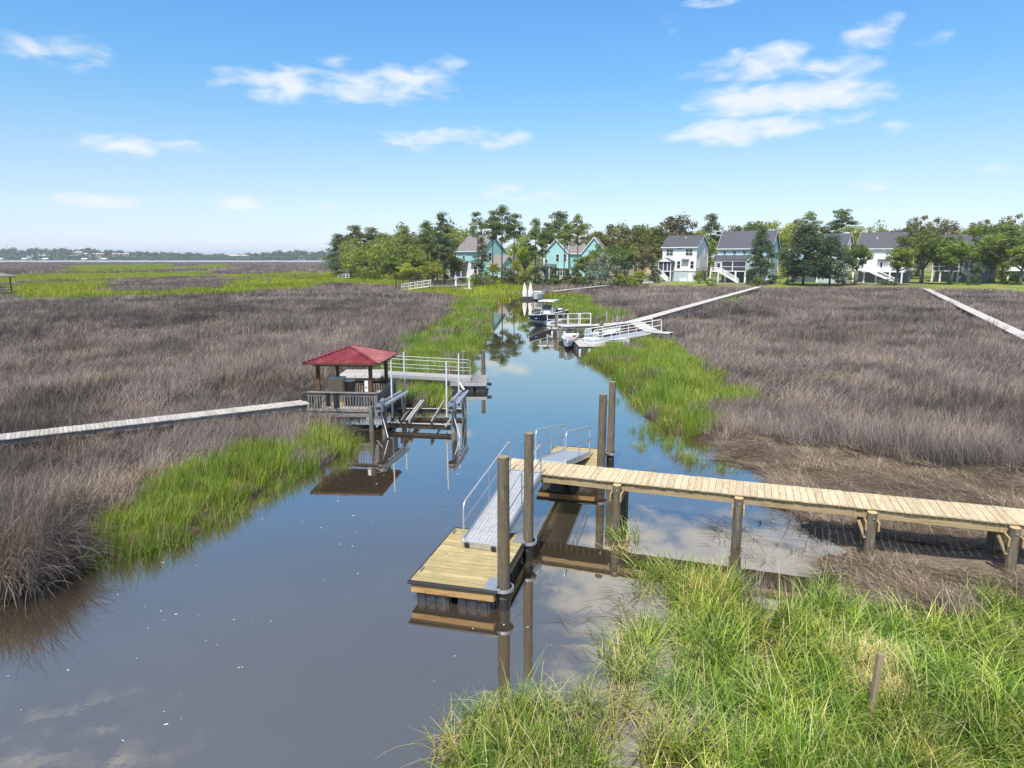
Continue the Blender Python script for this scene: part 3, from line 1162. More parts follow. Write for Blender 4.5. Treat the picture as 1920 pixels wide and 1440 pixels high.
def build_gazebo():
    root = thing('gazebo', 'small open gazebo with rusty red corrugated hip roof on dark posts over the creek', 'gazebo', TG.translation)
    W, D = 2.53, 2.7
    zd = .86
    mb = MB(TG); planks(mb, -.32, W + .32, -.38, D + .35, zd, .14, along='y', jit=.01); mb.build('deck', M['pale_wood'], root)
    mb = MB(TG)
    for y in (-.40, D + .33):
        mb.box(-.33, W + .33, y - .02, y + .02, zd - .24, zd - .04)
    for x in (-.36, W + .34):
        mb.box(x - .02, x + .02, -.37, D + .3, zd - .24, zd - .04)
    for y in (.6, 1.5, 2.3):
        mb.box(-.3, W + .3, y, y + .05, zd - .22, zd - .04)
    mb.build('rim_beam', M['grey_wood'], root)
    for (x, y) in ((-.38, -.3), (W + .12, -.52), (-.3, D + .2), (W + .2, D + .2), (W + .2, 1.3)):
        mb = MB(TG)
        front = (y < -.4) or (x < -.35)
        mb.tube([(x, y, -.8), (x, y, 1.18 if front else zd - .05)], .115 if front else .1, 12)
        mb.build('pile', M['green_pile'] if front else M['grey_wood'], root, smooth=True)
    ze, zr = 3.17, 3.76
    for (x, y) in ((0, 0), (W, 0), (0, D), (W, D)):
        mb = MB(TG); mb.box(x - .075, x + .075, y - .075, y + .075, zd, ze - .02); mb.build('post', M['dark_wood'], root)
    mb = MB(TG)
    for y in (0, D):
        mb.box(-.2, W + .2, y - .11, y - .078, ze - .2, ze - .03)
    for x in (0, W):
        mb.box(x + .078, x + .11, -.2, D + .2, ze - .2, ze - .03)
    mb.build('roof_beam', M['dark_wood'], root)
    x0, x1, y0, y1 = -.52, W + .52, -.5, D + .5
    xm, ym = (x0 + x1) / 2, (y0 + y1) / 2
    r0, r1 = (xm - .06, ym - .12, zr), (xm + .06, ym + .12, zr)
    mb = MB(TG)
    A, B, C, E = (x0, y0, ze), (x1, y0, ze), (x1, y1, ze), (x0, y1, ze)
    rf, rb = (xm, ym - .25, zr), (xm, ym + .25, zr)
    corrugated(mb, A, B, rf, rf, 1)
    corrugated(mb, B, C, rf, rb, 1)
    corrugated(mb, C, E, rb, rb, 1)
    corrugated(mb, E, A, rb, rf, 1)
    roof = mb.build('roof', M['redroof'], root)
    for q, r in ((A, rf), (B, rf), (C, rb), (E, rb)):
        mb = MB(TG); q = Vector(q); r = Vector(r)
        mb.beam(q + Vector((0, 0, .025)), r + Vector((0, 0, .025)), .13, .012)
        mb.build('ridge_cap', M['redroof'], roof)
    mb = MB(TG)
    for (p, q) in ((A, B), (B, C), (C, E), (E, A)):
        p, q = Vector(p), Vector(q)
        mb.beam(p + (q - p) * .02 - Vector((0, 0, .05)), q - (q - p) * .02 - Vector((0, 0, .05)), .03, .07)
    mb.build('eave_board', M['dark_wood'], roof)
    # railings: front, right, back
    def rail(a, b, dark=False, fill=(0, 1), wide=.09):
        a, b = Vector(a), Vector(b)
        d = (b - a); n = d.length
        mat = M['dark_wood'] if dark else M['grey_wood']
        mb = MB(TG)
        up = Vector((0, 0, 1))
        mb.beam(a + up * .93, b + up * .93, .2 if not dark else .12, .035)
        rr_ = mb.build('railing', mat, root)
        mb = MB(TG)
        mb.beam(a + up * .82, b + up * .82, .035, .13)
        mb.beam(a + up * .10, b + up * .10, .035, .11)
        mb.build('rail_board', mat, rr_)
        mb = MB(TG)
        m = int(n / .135)
        for i in range(m + 1):
            t = (i + .5) / (m + 1)
            if fill[0] <= t <= fill[1]:
                p = a + d * t
                mb.beam(p + up * .06, p + up * .86, .038, .038, up=(0, 1, 0))
        mb.build('baluster', mat, rr_)
    rail((-.4, -.46, zd), (W + .4, -.46, zd))
    rail((W + .4, -.42, zd), (W + .4, 1.3, zd))
    rail((W + .42, 1.34, zd + .06), (W + .42, D + .3, zd + .06))
    rail((.25, D + .3, zd), (W + .3, D + .3, zd), dark=True)
    mb = MB(TG); mb.box(W + .28, W + .42, -.5, -.36, zd - .2, zd + .94); mb.build('corner_post', M['grey_wood'], root)
    return root


build_gazebo()
zd = .86


def local(T, *p):
    return T @ Vector(p)


q = local(TG, .62, .9, zd)
root = thing('storage_cabinet', 'tan upright cabinet standing inside the gazebo beside its left post', 'cabinet', q)
mb = MB(frame(q, (.996, -.087))); mb.box(-.33, .33, -.25, .25, 0, 1.38); mb.build('body', M['tan'], root, bevel=.02)
mb = MB(frame(q, (.996, -.087))); mb.box(-.35, .35, -.27, .27, 1.381, 1.42); mb.build('lid', M['pvc'], root)
mb = MB(frame(q, (.996, -.087))); mb.box(-.30, -.005, -.262, -.2505, .06, 1.33); mb.box(.005, .30, -.262, -.2505, .06, 1.33); mb.build('door', M['tan'], root)
q = local(TG, 1.12, 1.15, zd)
root = thing('waste_bin', 'round brown bin with a pale rim beside the tan cabinet in the gazebo', 'bin', q)
mb = MB(); mb.tube([q, q + Vector((0, 0, 1.2))], [.22, .27], 16); mb.build('body', M['brown'], root, smooth=True)
mb = MB(); mb.tube([q + Vector((0, 0, 1.2)), q + Vector((0, 0, 1.26))], .30, 16); mb.build('rim', M['pvc'], root, smooth=True)
mb = MB(TG); mb.box(.86, .92, .78, .84, zd, zd + 1.1); tag(mb.build('yellow_pole', M['yellow']), 'short yellow pole between the cabinet and the brown bin in the gazebo', 'pole')
q = local(TG, 2.42, -.16, 2.0)
root = thing('electrical_box', 'white electrical box on the front right post of the red roofed gazebo', 'electrical box', q)
mb = MB(TG); mb.box(2.28, 2.44, -.17, -.077, 1.78, 2.3); mb.build('box', M['white'], root, bevel=.01)
mb = MB(TG); mb.box(2.31, 2.41, -.176, -.1705, 1.95, 2.05); mb.build('display', M['slate'], root)
mb = MB(TG); mb.tube([(2.36, -.12, 1.78), (2.36, -.12, zd)], .015, 6); mb.build('conduit', M['rubber'], root)
for i, (x, w, h, lab) in enumerate(((.62, .20, .62, 'narrow dark cloth hanging over the front rail of the gazebo, nearer the reel'), (1.0, .26, .72, 'wider black garment hanging on the front rail of the gazebo near its middle'))):
    mb = MB(TG)
    pts = []
    for k in range(13):
        t = k / 12
        pts.append((x + w * (t - .5), -.50 - .02 * math.sin(t * 16) - .015 * math.sin(t * 5)))
    vs, fs = [], []
    for zz in (zd + .95, zd + .6, zd + .92 - h):
        for (a, b) in pts:
            vs.append((a, b, zz)); vs.append((a, b - .02, zz - (.05 * math.sin(a * 40) if zz < 1.3 else 0)))
    n2 = len(pts) * 2
    for r in range(2):
        for k in range(12):
            for o in (0, 1):
                a = r * n2 + k * 2 + o
                fs.append((a, a + 2, a + n2 + 2, a + n2))
    mb.add(vs, fs)
    tag(mb.build('hanging_cloth', M['cloth_dark']), lab, 'hanging cloth')
# reel at the walkway end
q = P3(579, 752, .95)
root = thing('hose_reel', 'round dark reel lying at the end of the pale walkway left of the gazebo', 'reel', q)
mb = MB(); mb.tube([q + Vector((-.02, -.12, .16)), q + Vector((.02, .12, .16))], .2, 16); mb.build('drum', M['brown'], root)
for s in (-1, 1):
    mb = MB(); mb.tube([q + Vector((s * .02, s * .12, .16)), q + Vector((s * .024, s * .15, .16))], .3, 18); mb.build('flange', M['rubber'], root)


# ------------------------------------------------------------------ boat lift
def build_lift():
    root = thing('boat_lift', 'empty boat lift with steel cradle, slanting bunks and four white guide poles beside the gazebo', 'boat lift', (-4.5, 33, 0))
    fa, fb = P3(722, 792, .34), P3(846, 797, .34)
    ba, bb = P3(747, 766, .36), P3(868, 767, .36)
    for a, b in ((fa, fb), (ba, bb)):
        mb = MB()
        mb.beam(a, b, .16, .018)
        mb.beam(a - Vector((0, 0, .22)), b - Vector((0, 0, .22)), .16, .018)
        mb.beam(a - Vector((0, 0, .11)), b - Vector((0, 0, .11)), .02, .20)
        mb.build('cradle_beam', M['steel'], root)
        mb = MB()
        mb.beam(a + Vector((0, 0, .012)), b + Vector((0, 0, .012)), .15, .006)
        mb.build('beam_top', M['pale_wood'], root)
    for (n0, f0, w, lab) in (((762, 789), (790, 752), .2, 0), ((809, 791), (833, 752), .12, 0), ((752, 789), (768, 768), .06, 0)):
        a, b = P3(*n0, .52), P3(*f0, .52)
        mb = MB()
        mb.beam(a, b, w * .42, .13)
        if w > .15:
            e = (b - a).normalized().cross(Vector((0, 0, 1))) * .13
            mb.beam(a + e, b + e, w * .36, .16)
        mb.build('bunk', M['pale_wood'], root)
        mb = MB()
        mb.tube([a - Vector((0, .02, .24)), a + Vector((0, -.02, .03))], .05, 8)
        mb.build('bunk_bracket', M['steel'], root)
    tops = []
    for (n0, f0, z) in (((716, 760), (757, 736), 1.42), ((849, 759), (870, 735), 1.42)):
        a, b = P3(*n0, z), P3(*f0, z)
        b = a + (b - a).normalized() * 3.1
        e = (b - a).normalized().cross(Vector((0, 0, 1))) * .14
        for s in (-1, 1):
            mb = MB()
            mb.beam(a + e * s, b + e * s, .045, .13)
            mb.beam(a + e * s + e * s * .3 + Vector((0, 0, .07)), b + e * s + e * s * .3 + Vector((0, 0, .07)), .09, .012)
            mb.build('top_beam', M['alu'], root)
        mb = MB(); mb.tube([a + Vector((0, 0, -.02)), b + Vector((0, 0, -.02))], .035, 8); mb.build('winder_shaft', M['galv'], root)
        d = (b - a).normalized()
        mb = MB()
        mb.tube([a - d * .28 + Vector((0, 0, -.22)), a - d * .22 + Vector((0, 0, .12))], [.20, .17], 12)
        mb.tube([a - d * .1 + Vector((0, 0, .12)), a + d * .2 + Vector((0, 0, .2))], [.13, .11], 10)
        mo = mb.build('motor', M['motor'], root, smooth=True)
        mb = MB(); mb.tube([a - d * .45 + Vector((0, 0, -.08)), a - d * .41 + Vector((0, 0, -.08))], .11, 14); mb.build('pulley', M['rubber'], mo)
        for t in (.25, 2.95):
            mb = MB()
            q = a + d * t
            mb.tube([Vector((q.x, q.y, -.8)), Vector((q.x, q.y, 1.3))], .12, 12)
            mb.build('pile', M['grey_wood'], root, smooth=True)
        mb = MB()
        q = a + d * .1
        mb.tube([q + Vector((0, 0, -.1)), Vector((q.x + .05, q.y - .05, .3))], .012, 5)
        q = a + d * 2.8
        mb.tube([q + Vector((0, 0, -.1)), Vector((q.x, q.y, .3))], .012, 5)
        mb.build('lift_cable', M['steel'], root)
        mb = MB()
        q = a - d * .1
        mb.beam(q + Vector((0, 0, -.3)), Vector((q.x + .35, q.y - .45, .05)), .03, .03)
        mb.build('stay_rod', M['pvc'], root)
        mb = MB()
        q = a + d * .5
        mb.beam(Vector((q.x, q.y, .95)), Vector((q.x - .45, q.y - .1, .3)), .07, .07)
        mb.build('brace', M['pale_wood'], root)
    for x, y, t in ((-5.71, 31.75, 3.22), (-5.62, 35.05, 3.16), (-3.12, 31.85, 3.16), (-2.78, 35.0, 3.1)):
        mb = MB()
        dx = 0.015
        mb.tube([(x, y, .3), (x + dx * .2, y, 1.4), (x + dx, y, t)], .038, 10)
        gp = mb.build('guide_pole', M['pvc'], root, smooth=True)
        mb = MB(); mb.box(x - .07, x + .07, y - .07, y + .07, .36, .46); mb.build('pole_socket', M['steel'], gp)
    return root


build_lift()


# ------------------------------------------------------------------ plain board walkways over the marsh
def walkway(name, label, pts, w, z, mat='pale_wood', plank=.16, post_step=2.6, group=None, post_mat='grey_wood', lod=1.0):
    root = thing(name, label, 'boardwalk', (pts[0][0], pts[0][1], 0), group)
    dk, bm = MB(), MB()
    for (a, b) in zip(pts[:-1], pts[1:]):
        a, b = Vector((*a, z)), Vector((*b, z))
        d = (b - a); n = d.length; d /= n
        e = Vector((-d.y, d.x, 0))
        m = max(1, int(n / (plank * lod)))
        for i in range(m):
            c = a + d * n * (i + .5) / m
            dz = random.uniform(-.006, .006)
            dk.obox(c + Vector((0, 0, -.018 + dz)), e, -d, Vector((0, 0, 1)), w / 2 + random.uniform(-.012, .012), n / m / 2 - .006 * lod, .018)
        for s in (-1, 1):
            bm.beam(a + e * s * (w / 2 - .1) - Vector((0, 0, .15)), b + e * s * (w / 2 - .1) - Vector((0, 0, .15)), .045, .22)
        k = max(1, int(n / post_step))
        for i in range(k + 1):
            for s in (-1, 1):
                q = a + d * n * i / k + e * s * (w / 2 - .16)
                pm = MB()
                pm.tube([(q.x, q.y, -.6), (q.x, q.y, z - .04)], .075, 8)
                pm.build('post', M[post_mat], root)
    dk.build('deck', M[mat], root)
    bm.build('beam', M['grey_wood'], root)
    return root


a_, b_ = np.array(P(576, 753, .98)), np.array(P(0, 819, .98))
dr = (b_ - a_) / np.linalg.norm(b_ - a_)
WALK_L = [tuple(a_), tuple(a_ + dr * 9), tuple(a_ + dr * 26)]
walkway('boardwalk', 'narrow bleached boardwalk crossing the brown marsh to the red roofed gazebo', WALK_L, 1.1, .98)


# ------------------------------------------------------------------ second dock on the left bank
def build_dock_left():
    zp = .92
    c = [P(646, 710, zp), P(700, 706, zp), P(736, 693, zp), P(676, 694, zp)]
    root = thing('fixed_pier', 'weathered grey pier head in the green marsh behind the red roofed gazebo', 'pier', (c[0][0], c[0][1], 0))
    x0, x1, y0, y1 = -10.6, -7.9, 40.2, 43.2
    mb = MB(); planks(mb, x0, x1, y0, y1, zp, .2, along='x', jit=.01); mb.build('deck', M['pale_wood'], root)
    mb = MB()
    for y in (y0 + .1, y1 - .1):
        mb.box(x0, x1, y - .03, y + .03, zp - .25, zp - .04)
    mb.build('beam', M['grey_wood'], root)
    for x in (x0 + .2, x1 - .2):
        for y in (y0 + .1, y1 - .1):
            mb = MB(); mb.tube([(x, y, -.6), (x, y, zp - .05)], .11, 10); mb.build('post', M['grey_wood'], root)
    gangway('gangway', 'level aluminium gangway with pipe rails from the grey pier head to the small grey float', (x1 - .1, 41.7, zp + .04), (-2.55, 41.7, .66), 1.25, posts=4, rail_h=1.0, mat_deck='pale_wood', pads=False, rr=.017, mat_rail='rail_grey')
    x0, x1, y0, y1, zt = -3.75, -1.55, 40.6, 43.3, .55
    root = thing('floating_dock', 'small grey floating dock with a fender at the end of the level gangway', 'floating dock', (x0, y0, 0))
    mb = MB(); planks(mb, x0, x1, y0, y1, zt, .15, along='y', jit=.006); mb.build('deck', M['grey_wood'], root)
    mb = MB(); mb.box(x0, x1, y0 - .04, y0 - .001, zt - .22, zt - .02); mb.box(x0, x1, y1 + .001, y1 + .04, zt - .22, zt - .02); mb.box(x1 + .001, x1 + .04, y0, y1, zt - .22, zt - .02); mb.build('side_board', M['galv'], root)
    for k in range(3):
        mb = MB(); mb.box(x0 + .1 + k * .72, x0 + .7 + k * .72, y0 + .1, y1 - .1, -.2, zt - .23); mb.build('float_block', M['float'], root, bevel=.03)
    mb = MB(); mb.tube([(x0 + .55, y0 - .06, zt + .02), (x0 + .85, y0 - .16, .12)], .08, 10); mb.build('fender', M['pvc'], root, smooth=True)
    mb = MB(); mb.tube([(x1 + .05, y0 + .2, .42), (x1 + .3, y0 + .25, .40)], .1, 10); mb.build('bumper', M['rubber'], root, smooth=True)
    pile('mooring_pile', 'grey piling standing in open water at the far side of the small grey float', -1.86, 43.75, topz(657, -1.86, 43.75), .13, group='pilings of the left bank docks')
    pile('mooring_pile', 'dark green piling at the end of the level gangway, in front of the bright bank', -3.15, 43.95, topz(659, -3.15, 43.95), .15, 'green_pile', group='pilings of the left bank docks')


build_dock_left()


# ------------------------------------------------------------------ right bank docks, walkway and boats
WR = [P(1050, 611, 1.3), P(1118, 609, 1.3), P(1182, 604, 1.3), P(1265, 581, 1.3), P(1425, 537, 1.3)]
walkway('boardwalk', 'long pale boardwalk from the blue house down to the right bank docks', WR, 1.35, 1.3, 'far_wood', post_step=4.5, lod=1.4)
walkway('boardwalk', 'pale boardwalk at the right edge running straight to the oak lawn', [P(1920, 629, 1.0), P(1736, 541, 1.0)][::-1] + [tuple(np.array(P(1920, 629, 1.0)) + (np.array(P(1920, 629, 1.0)) - np.array(P(1736, 541, 1.0))) * .12)], 1.35, 1.0, 'far_wood', post_step=5.5, lod=1.5)
walkway('boardwalk', 'thin distant boardwalk leading right from the boat with the dark canopy', [P(1036, 546, 1.2), P(1100, 539, 1.2), P(1160, 532.5, 1.2)], 1.3, 1.2, 'far_wood', post_step=7, lod=2.5)
# branch platform that carries the long gangway
walkway('boardwalk', 'short branch of pale boards ending at the upper end of the white railed gangway', [P(1190, 603, 1.25), P(1226, 622, 1.25), P(1258, 624, 1.25)], 1.5, 1.25, 'far_wood', post_step=3, lod=1.3)
gb = P3(1232, 619, 1.28)
ga = P3(1104, 641, .66)
gangway('gangway', 'long white railed gangway sloping left from the branch boards to the nearer right bank float', ga, gb, 1.25, 'white_rail', 1.05, 4, 'alu', pads=False, rr=.04, group='white railed gangways on the right bank')
gangway('gangway', 'short white railed gangway beside the navy boat above the pier end', P3(1035, 608, .62), P3(1098, 608, 1.33), 1.2, 'white_rail', 1.1, 3, 'pale_wood', pads=False, rr=.045, group='white railed gangways on the right bank')


def grey_float(label, o, ex, W, LN, top=.55, slots=3):
    T = frame(o, ex)
    root = thing('floating_dock', label, 'floating dock', (o[0], o[1], 0))
    mb = MB(T); planks(mb, 0, W, 0, LN, top, .2, along='y'); mb.build('deck', M['pale_wood'], root)
    mb = MB(T)
    mb.box(-.05, W + .05, -.05, -.002, top - .14, top - .01); mb.box(-.05, W + .05, LN + .002, LN + .05, top - .14, top - .01)
    mb.box(-.05, -.002, -.002, LN + .002, top - .14, top - .01); mb.box(W + .002, W + .05, -.002, LN + .002, top - .14, top - .01)
    mb.build('rub_rail', M['rubber'], root)
    mb = MB(T)
    mb.box(-.02, W + .02, -.02, .1, -.1, top - .141); mb.box(-.02, .06, .1, LN, -.1, top - .141)
    mb.build('side_board', M['pvc'], root)
    for k in range(slots):
        mb = MB(T)
        d = LN / slots
        mb.box(-.06, -.021, k * d + .15 * d, k * d + .8 * d, -.1, top - .2)
        mb.box(.15 + k * W / slots, .02 + (k + .85) * W / slots, -.06, -.021, -.1, top - .2)
        mb.build('float_block', M['float'], root)
    return root


grey_float('pale float with black sides at the foot of the long white railed gangway', P(1086, 650, .55), (1, .02), 2.6, 4.6)
grey_float('narrow pale float with black sides beside the bow of the navy boat', P(1034, 618, .5), (.95, -.1), 2.0, 5.5)
for px_, py_, tp, lab in ((1043, 623, 589, 'dark piling left of the pier end, beside the narrow pale float'), (1057, 612, 582, 'shadowed piling behind the short white railed gangway'),
                          (1119, 622, 594, 'dark piling behind the long white railed gangway'), (1127, 646, 602, 'brown piling in front of the long white railed gangway'),
                          (1052, 644, 616, 'green stained piling under the left end of the right bank pier')):
    x, y = P(px_, py_, .0)
    pile('mooring_pile', lab, x, y, max(1.2, topz(tp, x, y)), .2 if tp < 612 else .16, 'pile_wood' if tp < 612 else 'green_pile', 'pilings of the right bank docks')
for px_, py_, tp, lab in ((1137, 628, 584, 'thin grey guide pole behind the long white railed gangway, taller one'), (1156, 643, 592, 'thin grey guide pole right of the long gangway, shorter one')):
    x, y = P(px_, py_, 0)
    mb = MB(); mb.tube([(x, y, -.4), (x, y, topz(tp, x, y))], .06, 8)
    tag(mb.build('guide_pole', M['alu']), lab, 'pole', 'guide poles on the right bank')
for i, (px_, py_, c, lab) in enumerate(((1077, 636, 'rust', 'small reddish planter at the left end of the pale float'), (1090, 635, 'brown', 'small brown planter on the pale float next to the reddish one'), (1097, 635, 'dark_wood', 'small dark planter on the pale float by the gangway foot'))):
    q = P3(px_, py_, .56)
    mb = MB(); mb.tube([q, q + Vector((0, 0, .34))], [.13, .19], 10); mb.tube([q + Vector((0, 0, .341)), q + Vector((0, 0, .37))], .2, 10)
    tag(mb.build('planter', M[c], smooth=True), lab, 'planter')


def loft_hull(mb, L_, B, sections, T, n=9):
    """sections: (x, half beam at sheer, z sheer, z chine, half beam chine, z keel)"""
    vs, fs = [], []
    for (x, hb, zs, zc, hc, zk) in sections:
        vs += [(x, hb, zs), (x, hc, zc), (x, 0, zk), (x, -hc, zc), (x, -hb, zs)]
    m = len(sections)
    for i in range(m - 1):
        for j in range(4):
            a = i * 5 + j
            fs.append((a, a + 1, a + 6, a + 5))
    fs.append((0, 1, 2, 3, 4))
    mb.add(vs, fs)


def center_console(label, bow, stern, name='motor_boat'):
    bow, stern = Vector((*bow, 0)), Vector((*stern, 0))
    d = (bow - stern); ln = d.length
    T = frame((stern.x, stern.y, .25), d)
    root = thing(name, label, 'boat', (stern.x, stern.y, 0))
    secs, low = [], []
    for t in (0, .15, .35, .55, .72, .85, .94, 1.0):
        hb = 1.22 * (1 - max(0, (t - .45) / .55) ** 2.2) + .02
        zs = 1.0 + .45 * max(0, t - .25) ** 1.6
        zc = .05 + .55 * max(0, (t - .55) / .45) ** 2
        hc = hb * (.86 - .5 * max(0, t - .5))
        zk = -.35 + 1.25 * max(0, (t - .66) / .34) ** 2.0
        secs.append((t * ln, hb, zs, zc + .18, hb * .95, zc + .14))
        low.append((t * ln, hb * .95, zc + .18, zc, hc, min(zk, zc - .02)))
    # topsides: navy band
    mb = MB(T); vs, fs = [], []
    for (x, hb, zs, zc, hc, zk) in secs:
        vs += [(x, hb, zs), (x, hc, zc), (x, -hc, zc), (x, -hb, zs)]
    for i in range(len(secs) - 1):
        a = i * 4
        fs += [(a, a + 1, a + 5, a + 4), (a + 2, a + 3, a + 7, a + 6)]
    fs.append((0, 1, 2, 3))
    mb.add(vs, fs)
    mb.build('topside', M['navy'], root, smooth=True)
    mb = MB(T); loft_hull(mb, ln, 1.2, low, T); mb.build('bottom', M['gel_white'], root, smooth=True)
    mb = MB(T)
    vs, fs = [], []
    for (x, hb, zs, *_r) in secs:
        vs += [(x, hb + .03, zs + .03), (x, max(hb - .22, .0), zs + .05), (x, -max(hb - .22, .0), zs + .05), (x, -hb - .03, zs + .03), (x, hb + .03, zs - .05), (x, -hb - .03, zs - .05)]
    for i in range(len(secs) - 1):
        a = i * 6
        fs += [(a, a + 6, a + 7, a + 1), (a + 2, a + 8, a + 9, a + 3), (a + 4, a + 10, a + 6, a), (a + 3, a + 9, a + 11, a + 5)]
    mb.add(vs, fs)
    mb.box(.05, ln * .72, -.95, .95, .40, .44)
    mb.box(ln * .68, ln * .92, -.5, .5, .78, .84)
    mb.build('gunwale', M['gel_white'], root)
    x = ln * .42
    mb = MB(T)
    mb.prism([(x - .35, .44), (x + .55, .44), (x + .45, 1.25), (x + .15, 1.55), (x - .35, 1.5)], 'y', -.42, .42)
    mb.build('console', M['gel_white'], root)
    mb = MB(T); mb.prism([(x + .45, 1.26), (x + .47, 1.26), (x + .2, 1.95), (x + .17, 1.95)], 'y', -.5, .5); mb.build('windscreen', M['screen'], root)
    mb = MB(T); mb.box(x - 1.2, x - .75, -.5, .5, .44, 1.05); mb.box(x - 1.24, x - 1.1, -.5, .5, 1.051, 1.5); mb.build('seat', M['gel_white'], root)
    mb = MB(T); mb.prism([(x - 1.5, 2.42), (x + .9, 2.40), (x + 1.0, 2.46), (x + .8, 2.54), (x - 1.4, 2.55), (x - 1.55, 2.48)], 'y', -1.0, 1.0); mb.build('hard_top', M['gel_white'], root, bevel=.03)
    for sx in (-1.0, .5):
        for s in (-1, 1):
            mb = MB(T); mb.tube([(x + sx * .55, s * .55, .45), (x + sx, s * .85, 2.42)], .035, 6); mb.build('top_leg', M['white_rail'], root)
    for s in (-1, 1):
        mb = MB(T)
        mb.tube(fillet([(ln * .60, s * 1.05, 1.0), (ln * .62, s * 1.02, 1.5), (ln * .84, s * .72, 1.6), (ln * .86, s * .70, 1.12)], .15), .025, 6)
        mb.build('bow_rail', M['white_rail'], root)
    mb = MB(T); mb.box(-.55, -.05, -.2, .2, .0, .5); mb.box(-.6, -.02, -.25, .25, .501, 1.2); mb.build('outboard_motor', M['gel_white'], root, bevel=.06)
    return root


center_console('navy and white motor boat with a white hard top moored by the short gangway', P(993, 601, .9), (6.2, 89.3))
# pale boat lift hull under it
mb = MB(frame((5.9, 86.0, 0), (-.45, -.9)))
mb.prism([(0, .42), (4.8, .42), (5.5, .15), (5.2, -.1), (0, -.1)], 'y', -1.0, 1.0)
tag(mb.build('drive_on_float', M['pvc'], bevel=.08), 'pale plastic drive-on float under the stern of the navy boat', 'boat float')


def dinghy(label, bow, stern, hb, mat, name='dinghy', h=.55):
    bow, stern = Vector((*bow, 0)), Vector((*stern, 0))
    d = bow - stern; ln = d.length
    T = frame((stern.x, stern.y, .12), d)
    root = thing(name, label, 'boat', (stern.x, stern.y, 0))
    secs = []
    for t in (0, .2, .45, .65, .82, .93, 1.0):
        k = (1 - max(0, (t - .4) / .6) ** 2.3)
        secs.append((t * ln, hb * k + .03, h + .18 * t * t, .05 + .3 * max(0, t - .6), hb * .8 * k + .01, -.15 + .55 * max(0, (t - .6) / .4) ** 2))
    mb = MB(T); loft_hull(mb, ln, hb, secs, T); mb.build('hull', M[mat], root, smooth=True)
    mb = MB(T); vs, fs = [], []
    for (x, w, zs, *_r) in secs:
        vs += [(x, w + .04, zs + .05), (x, w * .72, zs + .06), (x, w * .68, zs - .22), (x, -w * .68, zs - .22), (x, -w * .72, zs + .06), (x, -w - .04, zs + .05)]
    for i in range(len(secs) - 1):
        for j in range(5):
            a = i * 6 + j
            fs.append((a, a + 6, a + 7, a + 1))
    mb.add(vs, fs)
    mb.build('deck', M['gel_white'], root)
    mb = MB(T); mb.box(ln * .3, ln * .42, -hb * .66, hb * .66, h - .1, h + .02); mb.build('thwart', M['pale_wood'], root)
    return root, T, ln


dinghy('small rounded white dinghy moored left of the pale float', P(1064, 652, .2), P(1071, 634, .2), .7, 'gel_white')
r_, T_, ln_ = dinghy('long low white skiff lying in the green grass under the long gangway', P(1180, 647, .35), P(1090, 641, .35), .9, 'gel_white', 'skiff')
r_, T_, ln_ = dinghy('open white skiff with dark seats behind the long gangway, in the small bay', P(1162, 626, .3), P(1118, 634, .3), .85, 'slate', 'skiff')

# far boats at the head of the creek
q = P3(990, 562, 0)
root = thing('floating_dock', 'black floating dock with square end at the head of the creek', 'floating dock', q)
mb = MB(); mb.box(q.x - 1.0, q.x + 1.05, q.y, q.y + 5, -.1, .5); mb.build('float_block', M['float'], root)
mb = MB(); planks(mb, q.x - 1.05, q.x + 1.1, q.y - .05, q.y + 5, .58, .3, along='y'); mb.build('deck', M['grey_wood'], root)
for dx, lab in ((-.62, 'white canoe stood on end on the black float, the left one of the pair'), (.5, 'white canoe stood on end on the black float, next to the canopy boat')):
    T = Matrix.Translation((q.x + dx, q.y + .9, .6))
    mb = MB(T)
    vs, fs = [], []
    prof = [(0, .34, .0), (.4, .42, .05), (1.0, .40, .1), (1.7, .28, .16), (2.3, .12, .24), (2.6, .03, .3)]
    for (z, w, yo) in prof:
        vs += [(-w, yo, z), (0, yo - w * .7, z), (w, yo, z), (0, yo + .06, z)]
    for i in range(len(prof) - 1):
        for j in range(4):
            a = i * 4
            fs.append((a + j, a + (j + 1) % 4, a + 4 + (j + 1) % 4, a + 4 + j))
    fs += [(0, 3, 2, 1)]
    mb.add(vs, fs)
    tag(mb.build('canoe', M['gel_white'], smooth=True), lab, 'canoe', 'canoes stood on the black float')
x, y = P(1000, 556, 0)
pile('mooring_pile', 'dark distant piling between the white canoes and the canopy boat', x, y + 3, 2.6, .25, group='pilings at the head of the creek')


